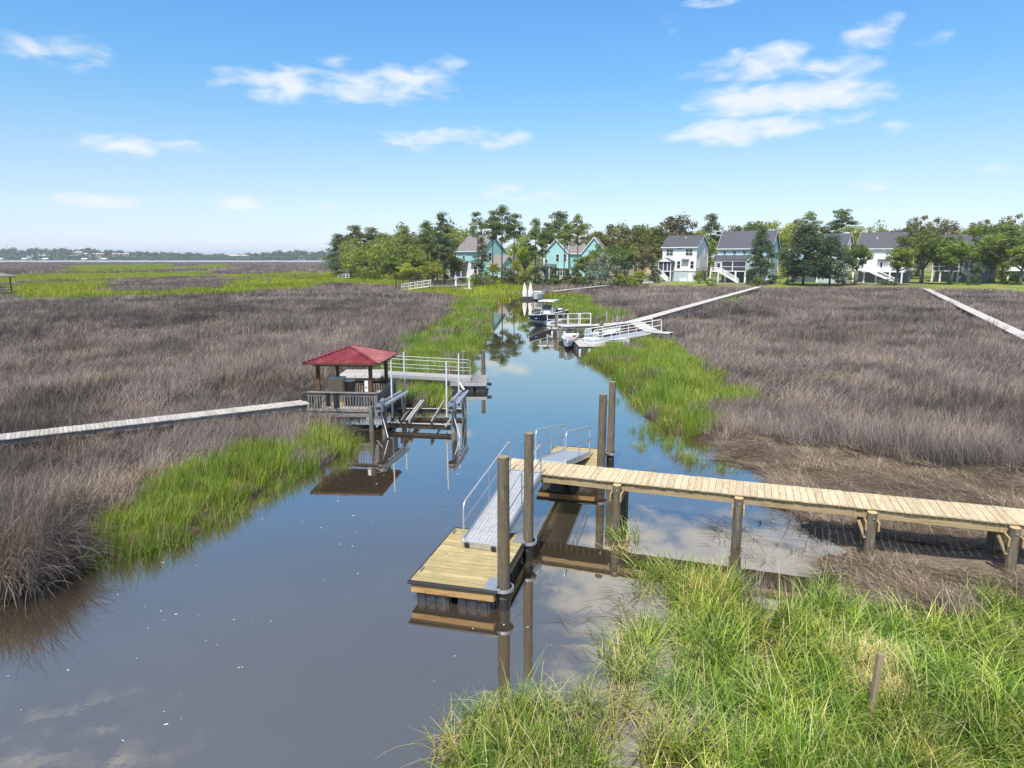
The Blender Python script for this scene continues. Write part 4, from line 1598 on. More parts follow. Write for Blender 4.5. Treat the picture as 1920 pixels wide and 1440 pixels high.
def canopy_boat():
    a, b = P3(1006, 564, 0), P3(1022, 551, 0)
    b = a + (b - a).normalized() * 7.0
    root, T, ln = dinghy('white motor boat with a dark folding canopy moored at the head of the creek', (a.x, a.y), (b.x, b.y), 1.25, 'gel_white', 'motor_boat', .95)
    mb = MB(T); mb.box(ln * .35, ln * .55, -.8, .8, .8, 1.5); mb.build('console', M['gel_white'], root, bevel=.08)
    mb = MB(T); mb.prism([(ln * .55, 1.2), (ln * .57, 1.2), (ln * .48, 1.9), (ln * .46, 1.9)], 'y', -.85, .85); mb.build('windscreen', M['screen'], root)
    mb = MB(T)
    vs, fs = [], []
    for i in range(9):
        an = math.pi * i / 8
        for xx in (ln * .15, ln * .55):
            vs += [(xx, -1.2 * math.cos(an), 2.2 + .35 * math.sin(an))]
    for i in range(8):
        fs.append((i * 2, i * 2 + 1, i * 2 + 3, i * 2 + 2))
    mb.add(vs, fs); mb.build('canopy', M['cloth_dark'], root)
    for xx in (ln * .15, ln * .55):
        for s in (-1, 1):
            mb = MB(T); mb.tube([(xx, s * 1.15, .9), (xx, s * 1.18, 2.2)], .03, 6); mb.build('canopy_leg', M['white_rail'], root)
    mb = MB(T); mb.box(ln * .1, ln * .3, -.7, .7, .75, 1.2); mb.build('seat', M['cloth_dark'], root)


canopy_boat()

# distant dock on the left, short of the teal houses
gangway('gangway', 'distant pale railed gangway sloping down left to a mud flat before the woods', P3(755, 543, .8), P3(806, 536, 1.7), 1.3, 'white_rail', 1.25, 4, 'pale_wood', pads=False, rr=.06)
walkway('boardwalk', 'distant low boardwalk between the sloping gangway and the white lift posts', [P(806, 537, 1.6), P(852, 536, 1.6), P(885, 534, 1.6)], 1.5, 1.6, 'pale_wood', post_step=4, lod=2)
root = thing('boat_lift', 'distant white boat lift of two tall posts and cross beams left of the creek', 'boat lift', P3(866, 545, 0.3))
for px_, tp in ((855, 517), (880, 516)):
    x, y = P(px_, 547, .2)
    mb = MB(); mb.tube([(x, y, -.3), (x, y, topz(tp, x, y))], .22, 8); mb.build('post', M['pvc'], root)
    mb = MB(); mb.box(x - .45, x + .45, y - .3, y + .3, topz(524, x, y), topz(520, x, y)); mb.build('motor', M['alu'], root)
x0, y0 = P(850, 547, .2); x1, y1 = P(884, 547, .2)
mb = MB(); mb.beam((x0, y0 - .3, topz(541, x0, y0)), (x1, y1 - .3, topz(541, x1, y1)), .2, .3); mb.build('cross_beam', M['white'], root)
mb = MB(); mb.beam((x0, y0 + 3, topz(534, x0, y0)), (x1, y1 + 3, topz(534, x1, y1)), .2, .3); mb.build('cross_beam', M['grey_wood'], root)
for px_, tp, lab in ((743, 522, 'dark lone post at the foot of the distant sloping gangway, left of two'), (757, 521, 'dark lone post by the distant sloping gangway, right of two'), (45, 548, 'short dark post in the bright far left meadow')):
    bx = 545 if px_ > 100 else 556
    x, y = P(px_, bx, .3)
    mb = MB(); mb.tube([(x, y, 0), (x, y, topz(tp, x, y))], .17, 8)
    tag(mb.build('post', M['dark_wood']), lab, 'post', 'lone dark posts in the far marsh')


def pavilion(label, x, y, w, zf, ze, zr, wall=False, roofm='tin_tan', postm='grey_wood', rails=True):
    root = thing('pavilion', label, 'pavilion', (x, y, 0))
    T = Matrix.Translation((x, y, 0))
    h = w / 2
    mb = MB(T); mb.box(-h - .3, h + .3, -h - .3, h + .3, zf - .25, zf); mb.build('deck', M['grey_wood'], root)
    for sx in (-1, 1):
        for sy in (-1, 1):
            mb = MB(T); mb.tube([(sx * h, sy * h, -.3), (sx * h, sy * h, ze)], .12, 8); mb.build('post', M[postm], root)
    mb = MB(T)
    o = h + .7
    mb.add([(-o, -o, ze), (o, -o, ze), (o, o, ze), (-o, o, ze), (-.3, 0, zr), (.3, 0, zr), (-o, -o, ze - .12), (o, -o, ze - .12), (o, o, ze - .12), (-o, o, ze - .12)],
           [(0, 1, 5, 4), (1, 2, 5), (2, 3, 4, 5), (3, 0, 4), (9, 8, 7, 6), (0, 6, 7, 1), (1, 7, 8, 2), (2, 8, 9, 3), (3, 9, 6, 0)])
    mb.build('roof', M[roofm], root)
    if rails:
        mb = MB(T)
        for s in (-1, 1):
            mb.beam((-h, s * h, zf + .95), (h, s * h, zf + .95), .08, .12)
            mb.beam((-h, s * h, zf + .45), (h, s * h, zf + .45), .05, .08)
        mb.build('railing', M[postm], root)
    if wall:
        mb = MB(T); mb.box(-h - .2, -h + .6, -h, -h + .1, zf, ze - .1); mb.box(-h - .3, -h - .2, -h, h, zf, ze - .1); mb.build('screen_wall', M['white'], root)
    return root


x, y = P(662, 524, .3)
pavilion('small pavilion with pale tan roof and a white screen by the wooded point', x, y, 3.4, 1.0, topz(506, x, y), topz(502, x, y), True)
walkway('boardwalk', 'low distant boardwalk behind the pale roofed pavilion', [P(668, 517, 1.2), P(700, 518, 1.2)], 1.4, 1.2, 'grey_wood', post_step=5, lod=3)
gangway('gangway', 'tiny white railed gangway left of the pale roofed pavilion', P3(637, 522, .7), P3(652, 520, 1.3), 1.2, 'white_rail', 1.2, 2, 'pale_wood', pads=False, rr=.08)
x, y = P(-4, 556, .4)
pavilion('brown pavilion with a weathered roof cut by the left edge of the photo', x, y, 3.3, 1.2, topz(518, x, y), topz(509, x, y), False, 'grey_wood', 'dark_wood')


# ------------------------------------------------------------------ marsh grasses (nobody could count them)
def blade_mesh(name, mat, n, spread, h, hvar, w, lean, curl, seg=3, wind=0.5, flat=False, rcol=(0, 1), seed=1):
    g = np.random.default_rng(seed)
    r = spread * np.sqrt(g.random(n))
    a = g.random(n) * 2 * np.pi
    bx, by = r * np.cos(a), r * np.sin(a)
    az = np.where(g.random(n) < wind, g.normal(0, .5, n), g.random(n) * 2 * np.pi)
    hh = h * (1 + hvar * g.normal(0, 1, n)).clip(.35, 1.7)
    ln = np.abs(g.normal(lean, lean * .5, n))
    cu = np.abs(g.normal(curl, curl * .7, n))
    t = np.linspace(0, 1, seg + 1)[None, :]
    ang = ln[:, None] + cu[:, None] * t               # angle from the vertical, growing up the blade
    ds = hh[:, None] / seg
    dx, dz = np.sin(ang) * ds, np.cos(ang) * ds
    px = np.concatenate([np.zeros((n, 1)), np.cumsum(dx[:, :-1], 1)], 1)
    pz = np.concatenate([np.zeros((n, 1)), np.cumsum(dz[:, :-1], 1)], 1)
    if flat:
        pz = np.abs(pz) * .16 + .015 + g.random((n, 1)) * .07
    X = bx[:, None] + px * np.cos(az)[:, None]
    Y = by[:, None] + px * np.sin(az)[:, None]
    wa = az + np.pi / 2 + g.normal(0, .5, n)
    ww = w * (0.6 + .8 * g.random(n))[:, None] * (1 - t ** 1.6 * .85) / 2
    wx, wy = np.cos(wa)[:, None] * ww, np.sin(wa)[:, None] * ww
    v = np.stack([np.stack([X - wx, Y - wy, pz], -1), np.stack([X + wx, Y + wy, pz], -1)], 2).reshape(-1, 3)
    m = (seg + 1) * 2
    b = (np.arange(n) * m)[:, None] + (np.arange(seg) * 2)[None, :]
    b = b.ravel()
    q = np.stack([b, b + 1, b + 3, b + 2], 1)
    me = mesh_np(name, v, q)
    rc = rcol[0] + (rcol[1] - rcol[0]) * g.random(n)
    at = me.attributes.new('rnd', 'FLOAT', 'POINT')
    at.data.foreach_set('value', np.repeat(rc, m).astype(np.float32))
    me.materials.append(mat)
    return bpy.data.objects.new(name, me)


def scatter(name, label, protos, pts, yaw, scale, idx, tone, mat_list):
    coll = bpy.data.collections.new(name + '_tufts')
    for i, p in enumerate(protos):
        p.name = '%s_tuft_%02d' % (name, i)
        coll.objects.link(p)
    me = bpy.data.meshes.new(name)
    n = len(pts)
    me.vertices.add(n)
    me.vertices.foreach_set('co', np.asarray(pts, np.float32).ravel())
    for an, ty, key, dat in (('yaw', 'FLOAT_VECTOR', 'vector', np.stack([np.zeros(n), np.zeros(n), yaw], 1)), ('size', 'FLOAT_VECTOR', 'vector', scale), ('idx', 'INT', 'value', idx), ('tone', 'FLOAT', 'value', tone)):
        at = me.attributes.new(an, ty, 'POINT')
        at.data.foreach_set(key, np.ascontiguousarray(dat, np.int32 if ty == 'INT' else np.float32).ravel())
    for m in mat_list:
        me.materials.append(m)
    ob = bpy.data.objects.new(name, me)
    COL.objects.link(ob)
    ng = bpy.data.node_groups.new(name, 'GeometryNodeTree')
    ng.interface.new_socket('Geometry', in_out='INPUT', socket_type='NodeSocketGeometry')
    ng.interface.new_socket('Geometry', in_out='OUTPUT', socket_type='NodeSocketGeometry')
    N, K = ng.nodes, ng.links
    gi, go = N.new('NodeGroupInput'), N.new('NodeGroupOutput')
    ci = N.new('GeometryNodeCollectionInfo')
    ci.inputs['Collection'].default_value = coll
    ci.inputs['Separate Children'].default_value = True
    ci.inputs['Reset Children'].default_value = True
    ip = N.new('GeometryNodeInstanceOnPoints')
    ip.inputs['Pick Instance'].default_value = True
    K.new(gi.outputs[0], ip.inputs['Points'])
    K.new(ci.outputs[0], ip.inputs['Instance'])
    for an, ty, sock in (('idx', 'INT', 'Instance Index'), ('yaw', 'FLOAT_VECTOR', 'Rotation'), ('size', 'FLOAT_VECTOR', 'Scale')):
        na = N.new('GeometryNodeInputNamedAttribute')
        na.data_type = ty
        na.inputs['Name'].default_value = an
        K.new(na.outputs['Attribute'], ip.inputs[sock])
    K.new(ip.outputs[0], go.inputs[0])
    md = ob.modifiers.new('grow', 'NODES')
    md.node_group = ng
    tag(ob, label, None, None, 'stuff')
    return ob


DRY_STOPS = [(0.0, L(.07, .056, .047)), (0.35, L(.168, .139, .118)), (0.65, L(.262, .220, .189)), (0.88, L(.38, .325, .275)), (1.0, L(.50, .43, .34))]
DRY_PATCH = [(0.28, L(.55, .58, .54)), (0.40, L(.85, .84, .86)), (0.50, L(1.0, 1.0, 1.04)), (0.60, L(1.28, 1.2, 1.1)), (0.72, L(.9, .9, .66))]
GREEN_STOPS = [(0.0, L(.045, .08, .014)), (0.25, L(.11, .18, .018)), (0.6, L(.19, .275, .022)), (0.85, L(.29, .36, .045)), (0.93, L(.44, .39, .15)), (1.0, L(.42, .34, .2))]
GREEN_PATCH = [(0.30, L(.5, .72, .6)), (0.46, L(.9, .98, .9)), (0.58, L(1.1, 1.02, 1)), (0.70, L(1.2, .9, .9))]
TALL_STOPS = [(0.0, L(.03, .055, .010)), (0.3, L(.09, .165, .016)), (0.55, L(.17, .265, .026)), (0.74, L(.34, .39, .07)), (0.86, L(.50, .46, .20)), (1.0, L(.42, .33, .22))]
STRAW_STOPS = [(0.0, L(.07, .05, .033)), (0.35, L(.20, .15, .10)), (0.7, L(.38, .30, .215)), (1.0, L(.60, .50, .37))]
MG = {'dry': m_blades('dry_marsh_grass', DRY_STOPS, DRY_PATCH, 0.35, 0.95, 0.22, tone=.45, val=.87),
      'green': m_blades('green_marsh_grass', GREEN_STOPS, GREEN_PATCH, 0.5, 0.8, 0.32, val=1.25),
      'tall': m_blades('tall_green_grass', TALL_STOPS, GREEN_PATCH, 0.7, 0.85, 0.22, val=1.28, tone=.7),
      'straw': m_blades('flattened_straw', STRAW_STOPS, [(0.3, L(.6, .55, .5)), (0.5, L(1, 1, 1)), (0.7, L(1.1, 1.05, 1))], 0.6, 0.5, 0.2),
      'far': m_blades('far_meadow_grass', [(0.0, L(.17, .21, .02)), (0.5, L(.32, .37, .03)), (1.0, L(.47, .46, .08))], GREEN_PATCH, 0.05, 0.5, 0.42)}

# strips kept clear of tall growth: walkway decks, platforms, docks
CLEAR = []
for pts, w in ((WALK_L, .62), (WR, 1.0)):
    CLEAR.append((np.array(pts), w))
CLEAR.append((np.array([P(1920, 629, 1.0), P(1736, 541, 1.0)]), .9))
CLEAR.append((np.array([P(1036, 546, 1.2), P(1160, 532.5, 1.2)]), .9))
CLEAR.append((np.array([P(1190, 603, 1.25), P(1226, 622, 1.25), P(1258, 624, 1.25)]), 1.1))
CLEAR.append((np.array([P(1232, 619, 1.28), P(1104, 641, .66)]), .9))
CLEAR.append((np.array([P(806, 537, 1.6), P(885, 534, 1.6)]), 1.0))
CLEAR.append((np.array([(-10.4, 41.7), (-2, 41.7)]), 1.5))
CLEAR.append((np.array([(-8.2, 33.2), (-7.6, 33.2)]), 1.75))
CLEAR.append((np.array([(-.25, 21.0), (26, 12.1)]), .95))
CLEAR.append((np.array([P(1180, 647, .35), P(1090, 641, .35)]), .9))


def sample(box, dens, water=-0.05, keep=None, room=0.0):
    x0, x1, y0, y1 = box
    n = int((x1 - x0) * (y1 - y0) * dens)
    x = x0 + (x1 - x0) * rng.random(n)
    y = y0 + (y1 - y0) * rng.random(n)
    k = np.abs(x) < .80 * y + 7
    x, y = x[k], y[k]
    if keep is not None:
        k = keep(x, y)
        x, y = x[k], y[k]
    sd = water_sd(x, y)
    k = sd < water
    for ln, w in CLEAR:
        k &= pdist(x, y, ln, False) > w + room
    x, y, sd = x[k], y[k], sd[k]
    return x, y, ground_z(x, y, sd)


def in_green(x, y):
    w = (vnoise(x, y, 2.2, 3) - .5) * 1.6 + (vnoise(x, y, .8, 4) - .5) * .8
    out = np.zeros(x.shape, bool)
    for g in GREENS:
        out |= pip(x + w, y + w * .6, g)
    return out & ((vnoise(x, y, 2.9, 95) * .6 + vnoise(x, y, 1.1, 96) * .4 < .66) | (y > 100))


def wind(x, y):
    return 0.5 + 2.2 * (vnoise(x, y, 9, 11) - .5) + 2.6 * (vnoise(x, y, 3.1, 12) - .5)


def land_dry(x, y):
    return ~(in_green(x, y) | pip(x, y, STRAW) | pip(x, y, MEADOW) | pip(x, y, UPLAND))


dryP, dryY, dryS, dryI, dryT = [], [], [], [], []  # gathered level by level
protos = []
LV = [  # depth from, to, density, blades, spread, height, width, segments
    (6, 34, 6.0, 46, .30, .88, .011, 4),
    (34, 62, 2.9, 50, .46, .90, .019, 3),
    (62, 115, .95, 70, .85, .92, .036, 2),
    (115, 300, .20, 110, 1.9, .95, .075, 2),
    (300, 980, .010, 170, 7.0, .95, .34, 1)]
for li, (ya, yb, dn, nb, spd, hh, ww, sg) in enumerate(LV):
    for v in range(4):
        protos.append(blade_mesh('t', MG['dry'], nb, spd, hh, .22, ww, .30 + .06 * v, .45 + .1 * v, sg, .55, seed=li * 10 + v))
    xa = -.8 * yb - 7
    xb = .8 * yb + 7 if yb < 301 else 60
    x, y, z = sample((xa, xb, ya, yb), dn, -.12 if yb < 100 else -.5, land_dry, max(0, spd - .55) * .75)
    n = len(x)
    dryP.append(np.stack([x, y, z - .03], 1))
    dryY.append(wind(x, y) + rng.normal(0, .45, n))
    big = vnoise(x, y, 6.5, 21)
    hs = (.60 + .58 * big) * (.85 + .3 * rng.random(n))
    dryS.append(np.stack([.85 + .3 * rng.random(n), .85 + .3 * rng.random(n), hs], 1))
    dryI.append(li * 4 + rng.integers(0, 4, n))
    dryT.append(np.clip(.5 + 1.3 * (vnoise(x, y, 4.0, 31) - .5) + .8 * (vnoise(x, y, 14.0, 32) - .5) + .3 * (rng.random(n) - .5), 0, 1))
for v in range(3):
    protos.append(blade_mesh('t', MG['dry'], 60, .30, 1.45, .25, .014, .35 + .1 * v, 1.0 + .25 * v, 5, .8, seed=90 + v))
    protos[-1].name = 'z'
for (px_, py_, k) in ((10, 1105, 16), (45, 1085, 18), (85, 1062, 16), (120, 1050, 12), (20, 1050, 12), (60, 1020, 10), (105, 1005, 8), (150, 985, 6), (640, 792, 5), (600, 795, 4)):
    for _ in range(k):
        x0, y0 = P(px_ + random.gauss(0, 18), py_ + random.gauss(0, 12))
        dryP.append(np.array([(x0, y0, gz(x0, y0) - .03)])); dryY.append(np.array([random.gauss(-.35, .55)])); dryS.append(np.array([(1, 1, random.uniform(.7, 1.1))]))
        dryI.append(np.array([len(LV) * 4 + random.randint(0, 2)])); dryT.append(np.array([random.uniform(.1, .75)]))
scatter('dry_marsh_grass', 'wide field of dry purple brown marsh grass on both banks', protos, np.concatenate(dryP), np.concatenate(dryY), np.concatenate(dryS), np.concatenate(dryI), np.concatenate(dryT), [MG['dry']])
print('dry tufts', sum(len(p) for p in dryP))

# bright cordgrass on the banks
gP, gY, gS, gI, gT = [], [], [], [], []
protos = []
GLV = [(6, 34, 9.5, 44, .26, .62, .013, 4), (34, 62, 5.0, 46, .40, .68, .020, 3), (62, 125, 1.3, 70, .75, .62, .045, 2), (125, 720, .05, 150, 4.0, .8, .2, 1)]
for li, (ya, yb, dn, nb, spd, hh, ww, sg) in enumerate(GLV):
    for v in range(4):
        protos.append(blade_mesh('t', MG['far' if li == 3 else 'green'], nb, spd, hh, .25, ww, .16 + .05 * v, .5 + .15 * v, sg, .35, seed=100 + li * 10 + v, rcol=(0, .95 + .02 * v)))
    xb = .8 * yb + 7 if yb < 200 else 20
    x, y, z = sample((-.8 * yb - 7, xb, ya, yb), dn, .35 if yb < 100 else .1, in_green, max(0, spd - .55) * .5)
    n = len(x)
    gP.append(np.stack([x, y, z - .03], 1)); gY.append(wind(x, y) + rng.normal(0, .8, n))
    hs = (.65 + .7 * vnoise(x, y, 2.3, 41)) * (.85 + .3 * rng.random(n))
    gS.append(np.stack([.8 + .4 * rng.random(n), .8 + .4 * rng.random(n), hs], 1)); gI.append(li * 4 + rng.integers(0, 4, n))
    gT.append(np.clip(.5 + 1.2 * (vnoise(x, y, 3.0, 42) - .5) + .3 * (rng.random(n) - .5), 0, 1))
# lone tufts standing in the water
NEARW = []
for (px_, py_, k) in ((1160, 752, 3), (1213, 808, 7), (1222, 818, 6), (1248, 826, 4), (1256, 838, 8), (1279, 857, 6), (1203, 838, 4), (1315, 874, 7), (1355, 884, 4), (1170, 758, 2), (1290, 862, 3), (1165, 1004, 5), (1172, 1030, 3), (1195, 1200, 9), (1212, 1222, 9), (1182, 1228, 6), (1200, 1252, 7), (1175, 1275, 4), (1222, 1178, 5), (1165, 1310, 3), (1190, 1330, 4),
                      (1205, 1062, 3), (1232, 1078, 5), (1250, 1085, 6), (1200, 1090, 3), (1215, 1120, 3), (880, 690, 4), (1112, 676, 20), (1140, 672, 14), (1126, 668, 14), (1262, 1310, 6), (1390, 1160, 3), (1450, 1180, 3), (1330, 1118, 4)):
    x0, y0 = P(px_, py_)
    sp = .012 * y0
    for _ in range(k):
        x, y = x0 + random.gauss(0, sp), y0 + random.gauss(0, sp)
        s = random.uniform(.5, .95) * (1 if k > 4 else .7)
        if y0 < 19.5:
            NEARW.append((x, y, -.05, s * 1.1))
            continue
        gP.append(np.array([(x, y, -.05)])); gY.append(np.array([random.uniform(0, 6.3)]))
        gS.append(np.array([(.7, .7, s)])); gI.append(np.array([random.randint(0, 3) + (4 if y0 > 40 else 0)])); gT.append(np.array([random.random()]))
scatter('cordgrass', 'bright green cordgrass along the creek banks and far meadows', protos, np.concatenate(gP), np.concatenate(gY), np.concatenate(gS), np.concatenate(gI), np.concatenate(gT), [MG['green'], MG['far']])

# tall mixed grass close by, lower right
protos = [blade_mesh('t', MG['tall'], 30, .22, .80, .32, .017, .18 + .06 * v, .85 + .26 * v, 6, .3, seed=200 + v, rcol=(0, .92)) for v in range(5)]
protos += [blade_mesh('t', MG['tall'], 28, .25, .62, .3, .014, .5, 1.3, 6, .3, seed=210 + v, rcol=(.76, 1)) for v in range(3)]
x, y, z = sample((-4, 26, 5.5, 19), 16, .10, lambda x, y: pip(x + (vnoise(x, y, .7, 8) - .5) * .5, y, MEADOW))
n = len(x)
brown = vnoise(x, y, 1.6, 51)
left = np.clip((1.9 - x) * .2, 0, .10)
isb = rng.random(n) < (np.clip((brown - .50) * 2.4, 0, .8) + .09) * np.where(x < 2.6, .3, 1) + left * .5
idx = np.where(isb, 5 + rng.integers(0, 3, n), rng.integers(0, 5, n))
hs = (.45 + .95 * vnoise(x, y, 1.3, 52)) * (.75 + .5 * rng.random(n)) * np.where(x < 2.6, .85, .95)
for (px_, py_, k) in ((1298, 1112, 12), (1330, 1122, 14), (1368, 1134, 10), (1312, 1140, 10), (1850, 1150, 8), (1545, 1128, 6)):
    for _ in range(k):
        x0, y0 = P(px_ + random.gauss(0, 14), py_ + random.gauss(0, 8))
        NEARW.append((x0, y0, -.02, random.uniform(.9, 1.3)))
nw = np.array(NEARW)
x, y, z = np.concatenate([x, nw[:, 0]]), np.concatenate([y, nw[:, 1]]), np.concatenate([z, nw[:, 2]])
idx = np.concatenate([idx, np.where(rng.random(len(nw)) < .35, 5, 1) + rng.integers(0, 3, len(nw))])
hs = np.concatenate([hs, nw[:, 3]])
n = len(x)
scatter('meadow_grass', 'tall arching green and straw coloured grass in the near right corner', protos, np.stack([x, y, z - .03], 1), rng.random(n) * 6.3, np.stack([.85 + .3 * rng.random(n), .85 + .3 * rng.random(n), hs], 1), idx,
        np.clip(.5 + 1.2 * (vnoise(x, y, 1.4, 53) - .5) + .3 * (rng.random(n) - .5), 0, 1), [MG['tall']])

# flattened straw on the mud
protos = [blade_mesh('t', MG['straw'], 46, .34, .75, .3, .014, 1.15 + .1 * v, .35, 3, .85, flat=True, seed=300 + v) for v in range(5)]
protos += [blade_mesh('t', MG['straw'], 30, .25, .5, .3, .012, .9, .7, 3, .7, seed=320 + v) for v in range(2)]
protos += [blade_mesh('t', MG['straw'], 5, .22, .45, .4, .014, 1.2, .3, 3, .3, flat=True, rcol=(0, .35), seed=330 + v) for v in range(2)]
x, y, z = sample((2, 34, 11, 30), 17, .12, lambda x, y: pip(x + (vnoise(x, y, 1.0, 61) - .5) * 1.2, y + (vnoise(x, y, 1.1, 62) - .5) * 1.2, STRAW))
sdw = water_sd(x, y)
kk = rng.random(len(x)) < np.clip(.4 + (-sdw) * .6, .2, 1) * np.clip(vnoise(x, y, 1.5, 66) * 2.2, .25, 1)
x, y, z = x[kk], y[kk], z[kk]
bits = []
for (px_, py_, k, sp) in ((1372, 985, 10, .35), (1395, 1004, 8, .3), (1350, 1000, 6, .3), (1478, 958, 8, .3), (1452, 972, 6, .3), (1290, 868, 6, .4), (1240, 905, 6, .4), (1262, 880, 4, .3), (1330, 893, 8, .5), (1400, 935, 5, .3), (1150, 1130, 6, .3), (1110, 1160, 4, .3), (1180, 1150, 8, .3),
                          (1420, 1040, 6, .3), (1500, 1030, 8, .3), (1345, 1105, 6, .3)):
    for _ in range(k):
        x0, y0 = P(px_, py_)
        bits.append((x0 + random.gauss(0, sp), y0 + random.gauss(0, sp), .0))
bits = np.array(bits)
x, y, z = np.concatenate([x, bits[:, 0]]), np.concatenate([y, bits[:, 1]]), np.concatenate([z, bits[:, 2]])
n = len(x)
nb_ = len(bits)
idx = np.where(rng.random(n) < .985, rng.integers(0, 5, n), 5 + rng.integers(0, 2, n))
idx[-nb_:] = 7 + rng.integers(0, 2, nb_)
yw = 2.8 + 2.4 * (vnoise(x, y, 2.6, 63) - .5) + 1.6 * (vnoise(x, y, .9, 64) - .5) + rng.normal(0, .3, n)
scatter('straw', 'flattened mats of pale dead straw on the mud by the pier', protos, np.stack([x, y, z + .0], 1), yw, np.stack([1 + .3 * rng.random(n), .9 + .3 * rng.random(n), .7 + 1.3 * vnoise(x, y, 1.2, 67)], 1), idx,
        np.clip(.5 + 1.2 * (vnoise(x, y, 1.7, 65) - .5), 0, 1), [MG['straw']])

# specks of foam and floating leaf bits on the creek
mb = MB()
for _ in range(230):
    y = random.uniform(10, 32)
    x = random.uniform(-11, 1)
    if water_sd(np.array([x]), np.array([y]))[0] < .4 or vnoise(np.array([x]), np.array([y]), 3, 71)[0] < .45:
        continue
    r = random.uniform(.006, .022)
    e = random.uniform(.6, 1.8)
    a0 = random.uniform(0, 6)
    n = 6
    mb.add([(x + r * e * math.cos(a0 + 2 * math.pi * i / n), y + r * math.sin(2 * math.pi * i / n), .006) for i in range(n)], [tuple(range(n))])
fo = mb.build('foam', M['white'])
tag(fo, 'tiny white foam flecks drifting on the near creek', None, None, 'stuff')


# ------------------------------------------------------------------ houses
def hframe(px, py, z, phi, back=0.0):
    x, y = P(px, py, z)
    m = Matrix.Translation((x, y, z)) @ Matrix.Rotation(math.radians(phi), 4, 'Z')
    return m, (x, y, z)


def gable_poly(a0, a1, z0, ze, zr):
    return [(a0, z0), (a1, z0), (a1, ze), ((a0 + a1) / 2, zr), (a0, ze)]


def gable_roof(mb, x0, x1, y0, y1, ze, zr, axis, oh=.45, th=.16):
    lo, hi = (y0, y1) if axis == 'x' else (x0, x1)
    a0, a1 = ((x0, x1) if axis == 'x' else (y0, y1))
    m = (lo + hi) / 2
    sl = (zr - ze) / (m - lo)
    e = ze - oh * sl
    for (o, c) in ((lo - oh, m), (hi + oh, m)):
        poly = [(o, e + .03), (c, zr + .03), (c, zr + th), (o, e + th)]
        if axis == 'x':
            mb.prism(poly, 'x', a0 - oh, a1 + oh)
        else:
            mb.prism(poly, 'y', a0 - oh, a1 + oh)


def window(root, T, x, z, w, h, y=0.0, side=None, mull=(1, 1), frame_mat='white', pane='glass', fw=.11):
    """on the front face (y = const, facing -y) or on side x = side ('r', X)"""
    def put(mb, u0, u1, z0, z1, d0, d1):
        if side is None:
            mb.box(u0, u1, y - d1, y - d0, z0, z1)
        else:
            mb.box(side + d0, side + d1, u0, u1, z0, z1)
    mb = MB(T)
    put(mb, x - w / 2, x + w / 2, z, z + h, .005, .03)
    wn = mb.build('window', M[pane], root)
    mb = MB(T)
    put(mb, x - w / 2 - fw, x - w / 2, z - fw, z + h + fw, .004, .08)
    put(mb, x + w / 2, x + w / 2 + fw, z - fw, z + h + fw, .004, .08)
    put(mb, x - w / 2, x + w / 2, z + h, z + h + fw, .004, .08)
    put(mb, x - w / 2, x + w / 2, z - fw, z, .004, .08)
    for i in range(1, mull[0]):
        c = x - w / 2 + w * i / mull[0]
        put(mb, c - .05, c + .05, z, z + h, .031, .06)
    for i in range(1, mull[1]):
        c = z + h * i / mull[1]
        put(mb, x - w / 2, x + w / 2, c - .035, c + .035, .031, .055)
    mb.build('frame', M[frame_mat], wn)


def stairs(root, T, x0, x1, y0, y1, ztop, zbot, axis='x', mat='white'):
    """flight running along x from (x0, ztop) down to (x1, zbot) between y0 and y1"""
    n = max(4, int((ztop - zbot) / .19))
    mb = MB(T)
    for i in range(n):
        xa = x0 + (x1 - x0) * i / n
        xb = x0 + (x1 - x0) * (i + 1) / n
        z = ztop - (ztop - zbot) * (i + .5) / n
        mb.box(min(xa, xb), max(xa, xb), y0, y1, z - .05, z)
    st = mb.build('stair', M[mat], root)
    mb = MB(T)
    for y in (y0 - .04, y1 + .04):
        mb.beam((x0, y, ztop - .15), (x1, y, zbot - .05), .06, .3)
    mb.build('stringer', M[mat], st)
    mb = MB(T)
    for y in (y0 - .04, y1 + .04):
        mb.beam((x0, y, ztop + .95), (x1, y, zbot + .95), .08, .1)
        mb.beam((x0, y, ztop + .2), (x1, y, zbot + .2), .05, .07)
        for i in range(n * 2 + 1):
            t = i / n / 2
            xx, zz = x0 + (x1 - x0) * t, ztop - (ztop - zbot) * t
            mb.beam((xx, y, zz + .2), (xx, y, zz + .95), .045, .045, up=(0, 1, 0))
    mb.build('stair_rail', M[mat], st)


def deck_rail(root, T, pts, z, mat='white'):
    mb = MB(T)
    for a, b in zip(pts[:-1], pts[1:]):
        a, b = Vector((*a, z)), Vector((*b, z))
        for h, w in ((1.0, .1), (.12, .07)):
            mb.beam(a + Vector((0, 0, h)), b + Vector((0, 0, h)), .07, w)
        n = int((b - a).length / .22)
        for i in range(n + 1):
            p = a + (b - a) * i / max(1, n)
            mb.beam(p + Vector((0, 0, .1)), p + Vector((0, 0, 1.0)), .05, .05, up=(0, 1, 0))
    mb.build('deck_railing', M[mat], root)


